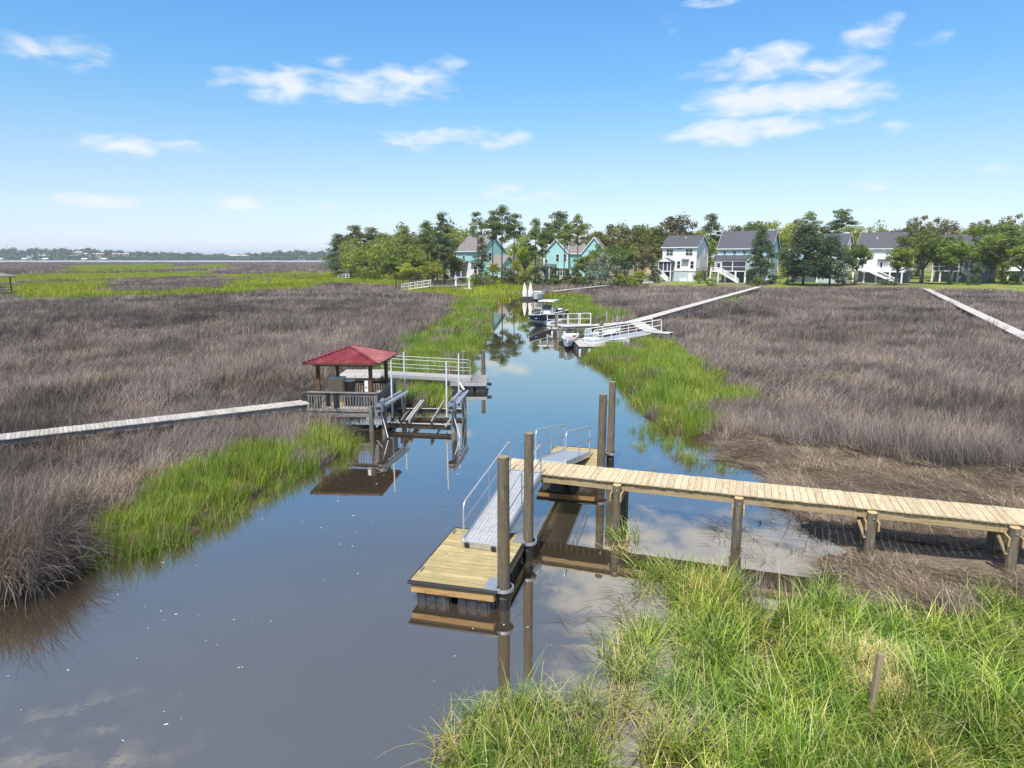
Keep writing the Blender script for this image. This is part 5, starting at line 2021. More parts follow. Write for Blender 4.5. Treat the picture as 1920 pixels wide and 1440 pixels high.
def body(root, T, x0, x1, y0, y1, z0, ze, zr, axis, wall, roof='shingle', trim='white'):
    mb = MB(T)
    if axis == 'x':
        mb.prism(gable_poly(y0, y1, z0, ze, zr), 'x', x0, x1)
    else:
        mb.prism(gable_poly(x0, x1, z0, ze, zr), 'y', y0, y1)
    mb.build('wall', M[wall], root)
    mb = MB(T); gable_roof(mb, x0, x1, y0, y1, ze, zr, axis); rf = mb.build('roof', M[roof], root)
    mb = MB(T)
    for xx in (x0, x1):
        for yy in (y0, y1):
            mb.box(xx - .09, xx + .09, yy - .09, yy + .09, z0, ze - .25)
    mb.build('corner_trim', M[trim], root)
    mb = MB(T)
    if axis == 'x':
        mb.box(x0 - .45, x1 + .45, y0 - .62, y0 - .47, ze - .42, ze - .2)
        for xx in (x0 - .5, x1 + .4):
            for (yy, ) in ((y0 - .45,), (y1 + .45,)):
                sl = (zr - ze) / ((y1 - y0) / 2)
                mb.beam((xx + .03, yy, ze - .45 * sl - .05), (xx + .03, (y0 + y1) / 2, zr - .05), .08, .24)
    else:
        sl = (zr - ze) / ((x1 - x0) / 2)
        for xx in (x0 - .45, x1 + .45):
            mb.beam((xx, y0 - .48, ze - .45 * sl - .05), ((x0 + x1) / 2, y0 - .48, zr - .05), .08, .24)
    mb.build('fascia', M[trim], root)
    return rf


def vent_pipe(T, rf, x, y, z):
    mb = MB(T); mb.tube([(x, y, z), (x, y, z + .6)], .12, 6); mb.build('vent_pipe', M['white'], rf)


def pier_posts(root, T, xs, y, z1, mat='white', w=.34):
    for x in xs:
        mb = MB(T); mb.box(x - w / 2, x + w / 2, y - w / 2, y + w / 2, 0, z1); mb.build('post', M[mat], root)


# H1: white house
T, loc = hframe(1241, 527, 1.25, -33)
root = thing('white_house', 'white two storey house on a grey blue ground floor, small porch at its left', 'house', loc)
W, D = 9.7, 10.2
body(root, T, 0, W, 0, D, 2.9, 9.7, 12.7, 'x', 'white')
mb = MB(T); mb.box(2.6, W - .05, .15, D - .2, -.3, 2.88); mb.build('ground_floor', M['block'], root)
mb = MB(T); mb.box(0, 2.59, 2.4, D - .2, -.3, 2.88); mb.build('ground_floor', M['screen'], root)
mb = MB(T); mb.box(7.6, 8.7, .10, .149, 0, 2.3); mb.build('door', M['white'], root)
window(root, T, 2.0, 7.2, 1.9, 1.7, mull=(2, 2))
window(root, T, 7.6, 7.2, 1.9, 1.7, mull=(2, 2))
window(root, T, 4.75, 3.7, .9, 1.9, mull=(1, 2))
window(root, T, 8.6, 3.7, .9, 1.9, mull=(1, 2))
for yy in (1.6, 3.0):
    window(root, T, yy, 3.8, .5, 1.9, side=W)
window(root, T, 7.6, 7.0, .9, 1.8, side=W, mull=(1, 2))
mb = MB(T); mb.box(5.9, 7.5, -.05, -.002, 3.0, 5.4); mb.build('panel_door', M['white'], root)
mb = MB(T); mb.prism([(-.9, 5.65), (0, 6.15), (0, 6.25), (-.95, 5.75)], 'x', 5.7, 7.7); mb.build('awning', M['shingle'], root)
mb = MB(T); mb.box(4.3, 5.5, -.04, -.005, 9.0, 9.2); mb.build('louvre', M['shingle'], root)
mb = MB(T); mb.box(-.3, 3.5, -2.6, -.01, 2.75, 2.95); mb.build('porch_floor', M['white'], root)
for x in (-.2, 1.2, 2.4, 3.35):
    mb = MB(T); mb.box(x - .09, x + .09, -2.55, -2.37, 2.95, 5.5); mb.build('porch_post', M['white'], root)
mb = MB(T); mb.box(-.1, 3.3, -2.46, -2.43, 2.96, 5.4); mb.box(3.3, 3.33, -2.4, -.02, 2.96, 5.4); mb.build('porch_screen', M['screen'], root)
mb = MB(T); mb.prism([(-.5, 5.5), (3.8, 5.5), (1.65, 6.5)], 'y', -2.9, -.03); mb.build('porch_roof', M['shingle'], root)
mb = MB(T); mb.prism([(-.3, 5.52), (3.6, 5.52), (1.65, 6.38)], 'y', -2.95, -2.905); mb.build('porch_gable', M['white'], root)
stairs(root, T, -.2, 3.0, -3.7, -2.7, 2.8, .1)
pier_posts(root, T, (-.15, 3.35), -2.5, 2.74, 'white', .25)
vent_pipe(T, root.children[1], 5.2, 3.6, 11.8)
mb = MB(T); mb.box(W + .02, W + 2.2, 5.5, 9.5, 2.6, 2.9); mb.build('side_deck', M['dark_wood'], root)
deck_rail(root, T, [(W + .1, 5.5), (W + 2.2, 5.5), (W + 2.2, 9.5)], 2.9, 'dark_wood')

# H2: pale blue house
T, loc = hframe(1344, 529, 1.25, -31)
root = thing('blue_house', 'pale blue house with a wide dark roof, three square windows and a screened porch', 'house', loc)
W, D = 13.6, 10.5
body(root, T, 0, W, 0, D, 3.1, 9.2, 13.6, 'x', 'bluewall')
mb = MB(T); mb.box(8.2, W - .05, .2, D - .3, -.3, 3.08); mb.build('ground_floor', M['block'], root)
mb = MB(T); mb.box(.3, 8.15, 3.5, D - .3, -.3, 3.08); mb.build('ground_floor', M['slate'], root)
for x in (1.7, 4.3, 6.9):
    window(root, T, x, 7.5, .75, .95)
body(root, T, 8.3, 12.9, -1.6, -.02, 3.1, 6.0, 8.0, 'y', 'bluewall')
window(root, T, 9.6, 4.4, .7, .8, y=-1.6)
window(root, T, 11.6, 3.9, .9, 1.7, y=-1.6, mull=(1, 2))
mb = MB(T); mb.prism([(-2.9, 5.9), (-.01, 7.1), (-.01, 7.25), (-2.95, 6.02)], 'x', -.2, 8.25); mb.build('porch_roof', M['shingle'], root)
mb = MB(T); mb.box(-.1, 8.25, -2.7, -.01, 2.95, 3.15); mb.build('porch_floor', M['white'], root)
for x in (0, 1.7, 4.6, 8.1):
    mb = MB(T); mb.box(x - .1, x + .1, -2.7, -2.5, 3.15, 5.95); mb.build('porch_post', M['white'], root)
mb = MB(T); mb.box(-.05, 8.15, -2.75, -2.45, 5.6, 5.95); mb.box(1.7, 8.1, -2.68, -2.55, 4.15, 4.27); mb.build('porch_beam', M['white'], root)
mb = MB(T); mb.box(.1, 8.0, -2.56, -2.53, 3.16, 5.6); mb.build('porch_screen', M['screen'], root)
mb = MB(T); mb.box(.35, 1.5, -2.62, -2.575, 3.16, 5.4); dd = mb.build('porch_door', M['white'], root)
mb = MB(T); mb.box(.5, 1.35, -2.64, -2.621, 3.7, 5.2); mb.build('pane', M['glass'], dd)
stairs(root, T, 1.6, 6.6, -4.4, -3.2, 3.05, .1)
mb = MB(T); mb.box(-.8, 1.6, -4.4, -2.71, 2.9, 3.05); mb.build('landing', M['white'], root)
deck_rail(root, T, [(-.8, -2.8), (-.8, -4.4), (1.5, -4.4)], 3.05)
pier_posts(root, T, (-.7, 1.4), -4.3, 2.9, 'white', .28)
pier_posts(root, T, (.1, 2.8, 5.5, 8.0), -2.5, 2.94, 'white', .42)
window(root, T, 2.6, 4.0, .9, 1.8, side=W, mull=(1, 2)); window(root, T, 6.5, 4.0, .9, 1.8, side=W, mull=(1, 2)); window(root, T, 5.0, 9.5, .8, 1.4, side=W, mull=(1, 2))
vent_pipe(T, root.children[1], 10.5, 2.4, 11.6)

# H3: behind the dark pines
T, loc = hframe(1478, 529, 1.25, -38)
root = thing('light_blue_house', 'light blue and white house mostly hidden behind dark pines', 'house', loc)
body(root, T, 0, 7.5, 0, 11, 3.0, 9.0, 12.4, 'y', 'bluewall')
body(root, T, 7.52, 13.2, 1.5, 11, 3.0, 9.2, 12.8, 'x', 'white')
mb = MB(T); mb.box(.3, 12.9, 2.0, 10.5, -.3, 2.98); mb.build('ground_floor', M['block'], root)
pier_posts(root, T, (.2, 3.7, 7.3), .2, 2.98, 'white', .4)
window(root, T, 2.2, 7.0, 1.0, 1.6, mull=(1, 2)); window(root, T, 5.2, 7.0, 1.0, 1.6, mull=(1, 2)); window(root, T, 2.2, 3.8, 1.0, 1.8, mull=(1, 2)); window(root, T, 10, 3.8, 1.0, 1.8, y=1.5, mull=(1, 2))
window(root, T, 11.6, 7.0, 1.0, 1.6, y=1.5, mull=(1, 2)); window(root, T, 5, 4.0, .9, 1.7, side=13.2, mull=(1, 2))

# H4: white house with deck and stair
T, loc = hframe(1601, 529, 1.25, -38)
root = thing('white_deck_house', 'white house with raised rear deck and long white stair between green trees', 'house', loc)
W, D = 12.2, 11
body(root, T, 0, W, 0, D, 3.1, 9.2, 13.2, 'x', 'white')
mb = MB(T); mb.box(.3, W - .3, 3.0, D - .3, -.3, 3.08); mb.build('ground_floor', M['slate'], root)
mb = MB(T); mb.box(4.4, 5.9, -.04, -.004, 8.6, 8.85); mb.build('louvre', M['shingle'], root)
window(root, T, 9.3, 6.6, 1.0, 1.3, mull=(1, 2)); window(root, T, 2.3, 6.8, 1.0, 1.5, mull=(1, 2)); window(root, T, 6.3, 3.8, .45, 1.5)
mb = MB(T); mb.box(8.9, 10.2, -.05, -.004, 3.12, 5.5); dd = mb.build('door', M['glass'], root)
mb = MB(T); mb.box(8.75, 8.89, -.07, -.003, 3.12, 5.6); mb.box(10.21, 10.35, -.07, -.003, 3.12, 5.6); mb.build('frame', M['white'], dd)
mb = MB(T); mb.prism([(-.9, 5.75), (0, 6.05), (0, 6.2), (-.95, 5.9)], 'x', 5.4, 8.2); mb.build('awning', M['shingle'], root)
mb = MB(T); mb.box(3.6, W + .2, -3.4, -.01, 2.85, 3.1); mb.build('deck', M['white'], root)
deck_rail(root, T, [(4.9, -3.35), (W + .1, -3.35), (W + .1, -.1)], 3.1)
stairs(root, T, 4.6, 11.2, -4.7, -3.5, 3.0, .1)
mb = MB(T); mb.box(2.6, 4.6, -4.7, -3.41, 2.85, 3.0); mb.build('landing', M['white'], root)
deck_rail(root, T, [(4.5, -4.7), (2.6, -4.7), (2.6, -3.45)], 3.0)
pier_posts(root, T, (.3, 3.0, 5.9, 9.1, 11.9), -3.2, 2.85, 'white', .36)
vent_pipe(T, root.children[1], 4.2, 3.0, 11.5)

# H5: slate porch house behind the oaks
T, loc = hframe(1748, 528, 1.25, -38)
root = thing('grey_house', 'grey blue house with a tall screened porch seen under the oak branches', 'house', loc)
W, D = 13, 11
body(root, T, 0, W, 0, D, 3.1, 9.2, 12.8, 'x', 'greyblue')
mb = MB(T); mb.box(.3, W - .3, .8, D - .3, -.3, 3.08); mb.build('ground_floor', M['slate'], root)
mb = MB(T); mb.box(0, 6.2, -2.6, -.01, 2.9, 3.1); mb.build('porch_floor', M['white'], root)
mb = MB(T); mb.box(.1, 6.1, -2.5, -2.46, 3.11, 6.0); mb.build('porch_screen', M['screen'], root)
for x in (.05, 1.5, 4.2, 6.1):
    mb = MB(T); mb.box(x - .09, x + .09, -2.6, -2.42, 3.1, 6.05); mb.build('porch_post', M['white'], root)
mb = MB(T); mb.box(-.05, 6.2, -2.65, -2.4, 6.05, 6.3); mb.box(0, 6.1, -2.62, -2.5, 4.2, 4.32); mb.build('porch_beam', M['white'], root)
mb = MB(T); mb.prism([(-3.0, 6.25), (0, 7.1), (0, 7.25), (-3.05, 6.4)], 'x', -.3, 6.5); mb.build('porch_roof', M['shingle'], root)
pier_posts(root, T, (.1, 2.0, 4.2, 6.1), -2.4, 2.9, 'white', .4)
stairs(root, T, 7.0, 11.0, -3.6, -2.5, 3.0, .1)
mb = MB(T); mb.box(5.3, 7.0, -3.6, -2.66, 2.85, 3.0); mb.build('landing', M['white'], root)
mb = MB(T); mb.box(6.8, 11.6, -.04, -.004, 3.2, 6.8); mb.build('panel', M['slate'], root)
window(root, T, 3, 7.3, 1.0, 1.4, mull=(1, 2)); window(root, T, 9, 7.3, 1.0, 1.4, mull=(1, 2))

# H6: white house cut by the right edge
T, loc = hframe(1889, 527, 1.25, -36)
root = thing('white_edge_house', 'white house cut by the right edge of the photo behind the last oak', 'house', loc)
body(root, T, 0, 12, 0, 11, 3.1, 9.6, 13.4, 'x', 'white')
mb = MB(T); mb.box(.3, 11.7, .8, 10.7, -.3, 3.08); mb.build('ground_floor', M['slate'], root)
window(root, T, 2, 4.6, 1.1, 1.6, mull=(1, 2)); window(root, T, 6, 4.6, 1.1, 1.6, mull=(1, 2)); window(root, T, 2, 7.4, 1.0, 1.4, mull=(1, 2))
mb = MB(T); mb.box(-.2, 12, -2.5, -.01, 2.9, 3.1); mb.build('deck', M['white'], root)
pier_posts(root, T, (0, 3.8, 7.6), -2.3, 2.9, 'white', .36)

# teal houses by the creek head
T, loc = hframe(857, 524, 1.3, -43)
root = thing('teal_house', 'tall teal house with a grey roof and white front beside the tallest pines', 'house', loc)
W, D = 10.2, 10.4
body(root, T, 0, W, 0, D, .8, 8.6, 13.0, 'x', 'teal', 'shingle2')
mb = MB(T); mb.box(-.05, W - .2, -.05, -.004, .9, 5.0); mb.build('front_cladding', M['white'], root)
mb = MB(T); mb.box(.1, W - .1, .1, D - .1, -.3, .79); mb.build('ground_floor', M['block'], root)
window(root, T, 3.2, 6.2, .9, .9)
window(root, T, 8.2, 1.9, 1.3, 2.1, mull=(1, 2), y=-.05)
window(root, T, 1.7, 6.0, 1.1, 1.9, side=W, mull=(1, 2)); window(root, T, 4.0, 5.8, 1.4, 2.1, side=W, mull=(1, 2)); window(root, T, 7.6, 6.6, .7, .9, side=W); window(root, T, 3.5, 2.2, 1.1, 1.2, side=W)
mb = MB(T); mb.prism([(-3.2, 4.5), (0, 5.5), (0, 5.7), (-3.3, 4.65)], 'x', -.6, 5.2); mb.build('porch_roof', M['shingle2'], root)
mb = MB(T); mb.box(-.3, 5.0, -3.0, -.06, .7, .9); mb.build('porch_floor', M['white'], root)
for x in (-.2, 2.4, 4.9):
    mb = MB(T); mb.box(x - .1, x + .1, -2.95, -2.75, .9, 4.55); mb.build('porch_post', M['white'], root)
mb = MB(T); mb.box(-.1, 4.8, -2.8, -2.77, .91, 4.4); mb.build('porch_screen', M['screen'], root)
mb = MB(T); mb.prism([(-1.0, 4.9), (0, 5.7), (0, 5.85), (-1.05, 5.05)], 'x', 6.6, 9.8); mb.build('awning', M['shingle'], root)
body(root, T, W + .02, W + 5.2, 3.0, 9.5, .8, 4.3, 7.2, 'x', 'bluewall', 'shingle2')
window(root, T, 5.0, 2.6, .9, 1.1, side=W + 5.2)

T, loc = hframe(1013, 523.5, 1.3, -14)
root = thing('teal_gabled_house', 'teal house with two front gables and a grey roof between the pines right of the creek head', 'house', loc)
root['label'] = 'teal house with twin gables and a grey roof in the middle of the woods'
body(root, T, 1.2, 8.4, 0, 9, .8, 8.3, 12.0, 'y', 'teal', 'shingle2')
body(root, T, 8.42, 12.8, 2.2, 10.5, .8, 8.0, 12.2, 'x', 'teal', 'shingle2')
body(root, T, 12.82, 19.6, 1.0, 10, .8, 8.4, 12.6, 'y', 'teal', 'shingle2')
mb = MB(T); mb.box(1.3, 19.4, .1, 9, -.3, .79) if False else mb.box(1.3, 8.3, .1, 8.9, -.3, .79); mb.build('ground_floor', M['block'], root)
mb = MB(T); mb.box(.9, 1.15, .3, 8.7, .8, 7.9); mb.build('side_cladding', M['white'], root)
window(root, T, 5.3, 5.4, .9, 2.1, mull=(1, 2)); window(root, T, 7.7 - .1, 5.4, .9, 2.1, mull=(1, 2)); window(root, T, 1.75 + .2, 5.0, .6, .9)
window(root, T, 6.5, 1.2, 2.2, 2.2, mull=(3, 2))
mb = MB(T); mb.prism([(-2.3, 3.7), (0, 4.5), (0, 4.65), (-2.35, 3.85)], 'x', 1.3, 5.0); mb.build('porch_roof', M['shingle'], root)
mb = MB(T); mb.box(1.6, 4.8, -2.1, -2.07, .9, 3.6); mb.box(1.6, 1.63, -2.06, -.02, .9, 3.6); mb.build('porch_screen', M['screen'], root)
for x in (1.5, 3.2, 4.9):
    mb = MB(T); mb.box(x - .1, x + .1, -2.2, -2.0, 0, 3.75); mb.build('porch_post', M['white'], root)
window(root, T, 15, 5.6, .9, 2.0, y=1.0, mull=(1, 2)); window(root, T, 17.5, 5.6, .9, 2.0, y=1.0, mull=(1, 2)); window(root, T, 16.2, 1.8, 2.0, 2.0, y=1.0, mull=(2, 2))

# low tan house and garden pieces glimpsed behind
T, loc = hframe(1195, 512, 1.4, -20)
root = thing('tan_house', 'low tan house glimpsed between shrubs left of the white house', 'house', loc)
body(root, T, 0, 8, 0, 7, 0, 3.4, 6.0, 'x', 'tan', 'shingle2')
window(root, T, 2.5, 1.2, 1.1, 1.2); window(root, T, 5.6, 1.2, 1.1, 1.2)
T, loc = hframe(979, 505, 1.4, -40)
root = thing('cream_house', 'low cream coloured house wing seen between pine trunks beside the tall teal house', 'house', loc)
body(root, T, 0, 9, 0, 7, 0, 4.0, 6.4, 'x', 'tin_tan', 'shingle2')
window(root, T, 3, 1.5, 1.0, 1.4, mull=(1, 2))


def garden_chair(label, px_, py_, rot, group='white garden chairs on the lawn'):
    x, y = P(px_, py_, 1.2)
    T = Matrix.Translation((x, y, gz(x, y))) @ Matrix.Rotation(rot, 4, 'Z')
    root = thing('garden_chair', label, 'chair', (x, y, gz(x, y)), group)
    mb = MB(T); mb.prism([(-.35, .32), (.35, .42), (.35, .47), (-.35, .37)], 'x', -.36, .36); mb.build('seat', M['white'], root)
    mb = MB(T); mb.prism([(.25, .40), (.30, .38), (.62, 1.2), (.57, 1.22)], 'x', -.36, .36) if False else mb.prism([(-.28, .36), (-.33, .36), (-.62, 1.2), (-.57, 1.22)], 'x', -.36, .36); mb.build('backrest', M['white'], root)
    for s in (-1, 1):
        for yy in (-.3, .32):
            mb = MB(T); mb.box(s * .38 - .04, s * .38 + .04, yy - .04, yy + .04, 0, .62); mb.build('leg', M['white'], root)
        mb = MB(T); mb.box(s * .38 - .09, s * .38 + .09, -.38, .42, .621, .66); mb.build('armrest', M['white'], root)


garden_chair('white garden chair facing the marsh before the white house, left one of two', 1278, 531, 3.3)
garden_chair('white garden chair by the ground floor door of the white house, right one of two', 1284, 531, 2.9)
x, y = P(1209, 532, 1.1)
dinghy('small white rowing boat pulled up on the lawn left of the white house', (x - 2.2, y), (x + 2.2, y + 1.0), .7, 'gel_white', 'rowing_boat')
bpy.data.objects['rowing_boat'].location.z += 1.0


# ------------------------------------------------------------------ trees
ML = {
    'pine': m_leaves('pine_needles', [(0, L(.08, .11, .04)), (.5, L(.20, .25, .07)), (1, L(.35, .40, .12))], .48),
    'darkpine': m_leaves('dark_pine_needles', [(0, L(.05, .075, .04)), (.5, L(.125, .165, .075)), (1, L(.22, .27, .13))], .4),
    'oak': m_leaves('oak_leaves', [(0, L(.10, .13, .03)), (.5, L(.21, .27, .05)), (.85, L(.34, .38, .08)), (1, L(.40, .38, .19))], .48),
    'yellow': m_leaves('yellow_green_leaves', [(0, L(.12, .15, .018)), (.5, L(.29, .34, .035)), (1, L(.46, .47, .08))], .45),
    'olive': m_leaves('olive_brown_leaves', [(0, L(.11, .10, .04)), (.45, L(.23, .225, .07)), (.8, L(.38, .35, .14)), (1, L(.50, .46, .30))], .48),
    'grey': m_leaves('grey_green_leaves', [(0, L(.11, .115, .08)), (.5, L(.23, .25, .15)), (1, L(.36, .37, .27))], .35),
    'shore': m_leaves('far_shore_leaves', [(0, L(.07, .09, .05)), (.5, L(.13, .16, .08)), (1, L(.22, .25, .12))], .3, 0, 0),
}


def leaf_mesh(name, clumps, per, size, mat, seed, flat=.6, aspect=.6):
    """clumps: (x, y, z, radius); many small leaf faces round each"""
    g = np.random.default_rng(seed)
    C = np.array(clumps)
    n = len(C) * per
    ci = np.repeat(np.arange(len(C)), per)
    d = g.normal(0, 1, (n, 3))
    d /= np.linalg.norm(d, axis=1)[:, None] + 1e-9
    rr = g.random(n) ** .45
    pos = C[ci, :3] + d * (C[ci, 3] * rr)[:, None] * np.array([1, 1, flat])
    a = g.normal(0, 1, (n, 3)); a[:, 2] *= .6
    a /= np.linalg.norm(a, axis=1)[:, None]
    b = np.cross(a, g.normal(0, 1, (n, 3)))
    b /= np.linalg.norm(b, axis=1)[:, None] + 1e-9
    s = size * (.6 + .8 * g.random(n))[:, None]
    a, b = a * s * .5, b * s * .5 * aspect
    v = np.stack([pos - a, pos + b * .9, pos + a, pos - b], 1).reshape(-1, 3)
    q = np.arange(n * 4).reshape(-1, 4)
    me = mesh_np(name, v, q)
    base = g.random(len(C))[ci] * .45
    at = me.attributes.new('rnd', 'FLOAT', 'POINT')
    at.data.foreach_set('value', np.repeat((base + .55 * g.random(n)), 4).astype(np.float32))
    me.materials.append(mat)
    return me


def trunk_mesh(mb, name, mat):
    me = bpy.data.meshes.new(name)
    me.from_pydata([tuple(v) for v in mb.v], [], mb.f)
    at = me.attributes.new('rnd', 'FLOAT', 'POINT')
    at.data.foreach_set('value', mb.r)
    me.materials.append(mat)
    me.polygons.foreach_set('use_smooth', [True] * len(me.polygons))
    return me


def limb(mb, a, b, r0, r1, sag=.15, k=4, g=random):
    a, b = Vector(a), Vector(b)
    pts, rs = [], []
    off = Vector((g.uniform(-1, 1), g.uniform(-1, 1), g.uniform(-.2, 1))) * (b - a).length * sag
    for i in range(k + 1):
        t = i / k
        pts.append(a.lerp(b, t) + off * math.sin(math.pi * t))
        rs.append(r0 + (r1 - r0) * t)
    mb.tube(pts, rs, 6)


def proto_pine(seed, H=20, c0=.48, R=3.0, nc=24, thin=1.0, leafm='pine', vine=False):
    g = random.Random(seed)
    mb = MB(); cl = []
    bend = Vector((g.uniform(-.6, .6), g.uniform(-.6, .6), 0))
    axis = lambda t: Vector((bend.x * t * t, bend.y * t * t, H * t))
    mb.tube([axis(t / 6) for t in range(7)], [.24 - .19 * t / 6 for t in range(7)], 8)
    for i in range(nc):
        t = c0 + (1 - c0) * ((i + g.random()) / nc)
        k = (t - c0) / (1 - c0)
        reach = R * (.55 + .6 * math.sin(math.pi * min(1, k * 1.05 + .12))) * g.uniform(.45, 1.1) * (1 - .55 * k ** 3)
        a = i * 2.4 + g.uniform(-.5, .5)
        p0 = axis(t)
        p1 = p0 + Vector((math.cos(a) * reach, math.sin(a) * reach, g.uniform(.1, 1.0)))
        limb(mb, p0, p1, .06, .02, .08, 3, g)
        cl.append((*p1, g.uniform(.95, 1.5) * thin))
        if reach > 1.6:
            q = p0.lerp(p1, .6); cl.append((q.x + g.uniform(-.5, .5), q.y + g.uniform(-.5, .5), q.z + .3, g.uniform(.7, 1.15) * thin))
    cl.append((*axis(1), .7 * thin))
    if vine:
        for i in range(16):
            t = g.uniform(.1, .6); p = axis(t); cl.append((p.x + g.uniform(-.6, .6), p.y + g.uniform(-.6, .6), p.z, g.uniform(.5, .9)))
    return mb, cl, dict(per=120, size=.42, flat=.62, aspect=.55), (H, 2 * R), leafm, 'bark'


def proto_round(seed, H=12, R=6, nl=7, nc=46, leafm='oak', base=.24, flat=.75, per=105, size=.44, cr=(1.05, 1.7), barkm='bark_grey', sparse=False):
    g = random.Random(seed)
    mb = MB(); cl = []
    top = Vector((g.uniform(-.5, .5), g.uniform(-.5, .5), H * base))
    mb.tube([(0, 0, 0), (top.x * .4, top.y * .4, H * base * .5), top], [.42, .34, .27], 9)
    ends = []
    for i in range(nl):
        a = i * 2 * math.pi / nl + g.uniform(-.4, .4)
        el = g.uniform(.35, 1.35)
        rr = R * g.uniform(.5, .85)
        e = Vector((math.cos(a) * rr * math.cos(el) * 1.25, math.sin(a) * rr * math.cos(el) * 1.25, H * base + (H * .92 - H * base) * math.sin(el) * g.uniform(.6, 1.0)))
        limb(mb, top, e, .2, .07, .16, 5, g)
        ends.append(e)
    for i in range(nc):
        u = g.uniform(-1, 1); a = g.uniform(0, 2 * math.pi); r = g.random() ** .4
        s = math.sqrt(1 - u * u)
        lump = .8 + .35 * math.sin(3 * a + seed) * math.sin(2.3 * u + seed * 1.7)
        p = Vector((math.cos(a) * s * R * r * lump, math.sin(a) * s * R * r * lump, H * (base + .9) / 2 + .04 * H + u * r * H * (1 - base) * .46 * lump))
        if sparse and g.random() < .65:
            p = ends[g.randrange(len(ends))] + Vector((g.gauss(0, 1.5), g.gauss(0, 1.5), g.gauss(.2, 1.0)))
        e = min(ends, key=lambda q: (q - p).length)
        limb(mb, e.lerp(top, g.uniform(0, .4)), p, .06, .02, .1, 3, g)
        cl.append((*p, g.uniform(*cr)))
    return mb, cl, dict(per=per, size=size, flat=flat, aspect=.65), (H, 2 * R), leafm, barkm


def proto_shrub(seed, H=4, R=2.4, nc=20, leafm='yellow', per=80, conic=False):
    g = random.Random(seed)
    mb = MB(); cl = []
    for i in range(5):
        a = g.uniform(0, 6.28)
        limb(mb, (g.uniform(-.2, .2), g.uniform(-.2, .2), 0), (math.cos(a) * R * .5, math.sin(a) * R * .5, H * .7), .08, .03, .1, 3, g)
    if conic:
        mb.tube([(0, 0, 0), (0, 0, H * .9)], [.14, .03], 7)
    for i in range(nc):
        t = g.random() ** (1.0 if not conic else 1.25)
        rad = R * ((1 - t) ** .8 if conic else math.sqrt(max(.05, 1 - (t * 1.05 - .25) ** 2 * 1.5))) * g.random() ** .45
        a = g.uniform(0, 6.28)
        cl.append((math.cos(a) * rad, math.sin(a) * rad, H * (.08 + .84 * t), g.uniform(.5, .85) * (1 if not conic else .8) * R / 2.2))
    return mb, cl, dict(per=per, size=.34, flat=.85, aspect=.6), (H, 2 * R), leafm, 'bark'


PROTO = {}


def add_proto(key, data, seed):
    mb, cl, kw, dims, leafm, bk = data
    PROTO[key] = (trunk_mesh(mb, 'trunk', M[bk]), leaf_mesh('crown', cl, mat=ML[leafm], seed=seed, **kw), dims)


add_proto('pineA', proto_pine(1, 20, .56), 1)
add_proto('pineB', proto_pine(2, 21, .68, 2.6, 16), 2)
add_proto('pineC', proto_pine(3, 19, .40, 3.2, 30), 3)
add_proto('pineV', proto_pine(4, 19, .42, 2.4, 26, vine=True, leafm='darkpine'), 4)
add_proto('darkA', proto_pine(5, 14, .16, 3.4, 46, 1.15, 'darkpine'), 5)
add_proto('darkB', proto_pine(6, 13, .14, 4.2, 60, 1.2, 'darkpine'), 6)
add_proto('oakA', proto_round(11), 11)
add_proto('oakB', proto_round(12, 13, 5.5, 8, 52, 'oak'), 12)
add_proto('oakY', proto_round(13, 11, 5, 7, 44, 'yellow'), 13)
add_proto('oakO', proto_round(14, 14, 6.5, 8, 50, 'olive', cr=(.9, 1.6)), 14)
add_proto('oakS', proto_round(15, 14, 6.5, 12, 120, 'olive', .22, cr=(.45, 1.15), sparse=True, per=44), 15)
add_proto('oakG', proto_round(16, 12, 4.6, 7, 44, 'oak', .3, cr=(.8, 1.25)), 16)
add_proto('shrubY', proto_shrub(21), 21)
add_proto('shrubO', proto_shrub(22, 4, 2.4, 22, 'oak'), 22)
add_proto('shrubG', proto_shrub(23, 5.5, 3.0, 26, 'grey'), 23)
add_proto('shrubD', proto_shrub(24, 4, 2.2, 24, 'darkpine'), 24)
add_proto('cedar', proto_shrub(25, 6.5, 2.3, 44, 'pine', 85, True), 25)


def tree(key, px, d, top, wpx, label, name, group=None, base_z=None, lean=0.0):
    x = (px - 960) / FPX * (d * c_ + 7 * s_)
    z = gz(x, d) if base_z is None else base_z
    h = topz(top, x, d) - z
    tm, cm, (H, W) = PROTO[key]
    root = thing(name, label, 'shrub' if name == 'shrub' else 'tree', (x, d, z - .05), group)
    wscale = wpx * d / FPX / W * (1.25 if key[:3] == 'oak' else 1.08)
    root.scale = (wscale, wscale, h / H * .97)
    root.rotation_euler = (0, lean, random.uniform(0, 6.28) if not lean else 0)
    for nm, me in (('trunk', tm), ('crown', cm)):
        o = bpy.data.objects.new(nm, me)
        COL.objects.link(o)
        o.parent = root


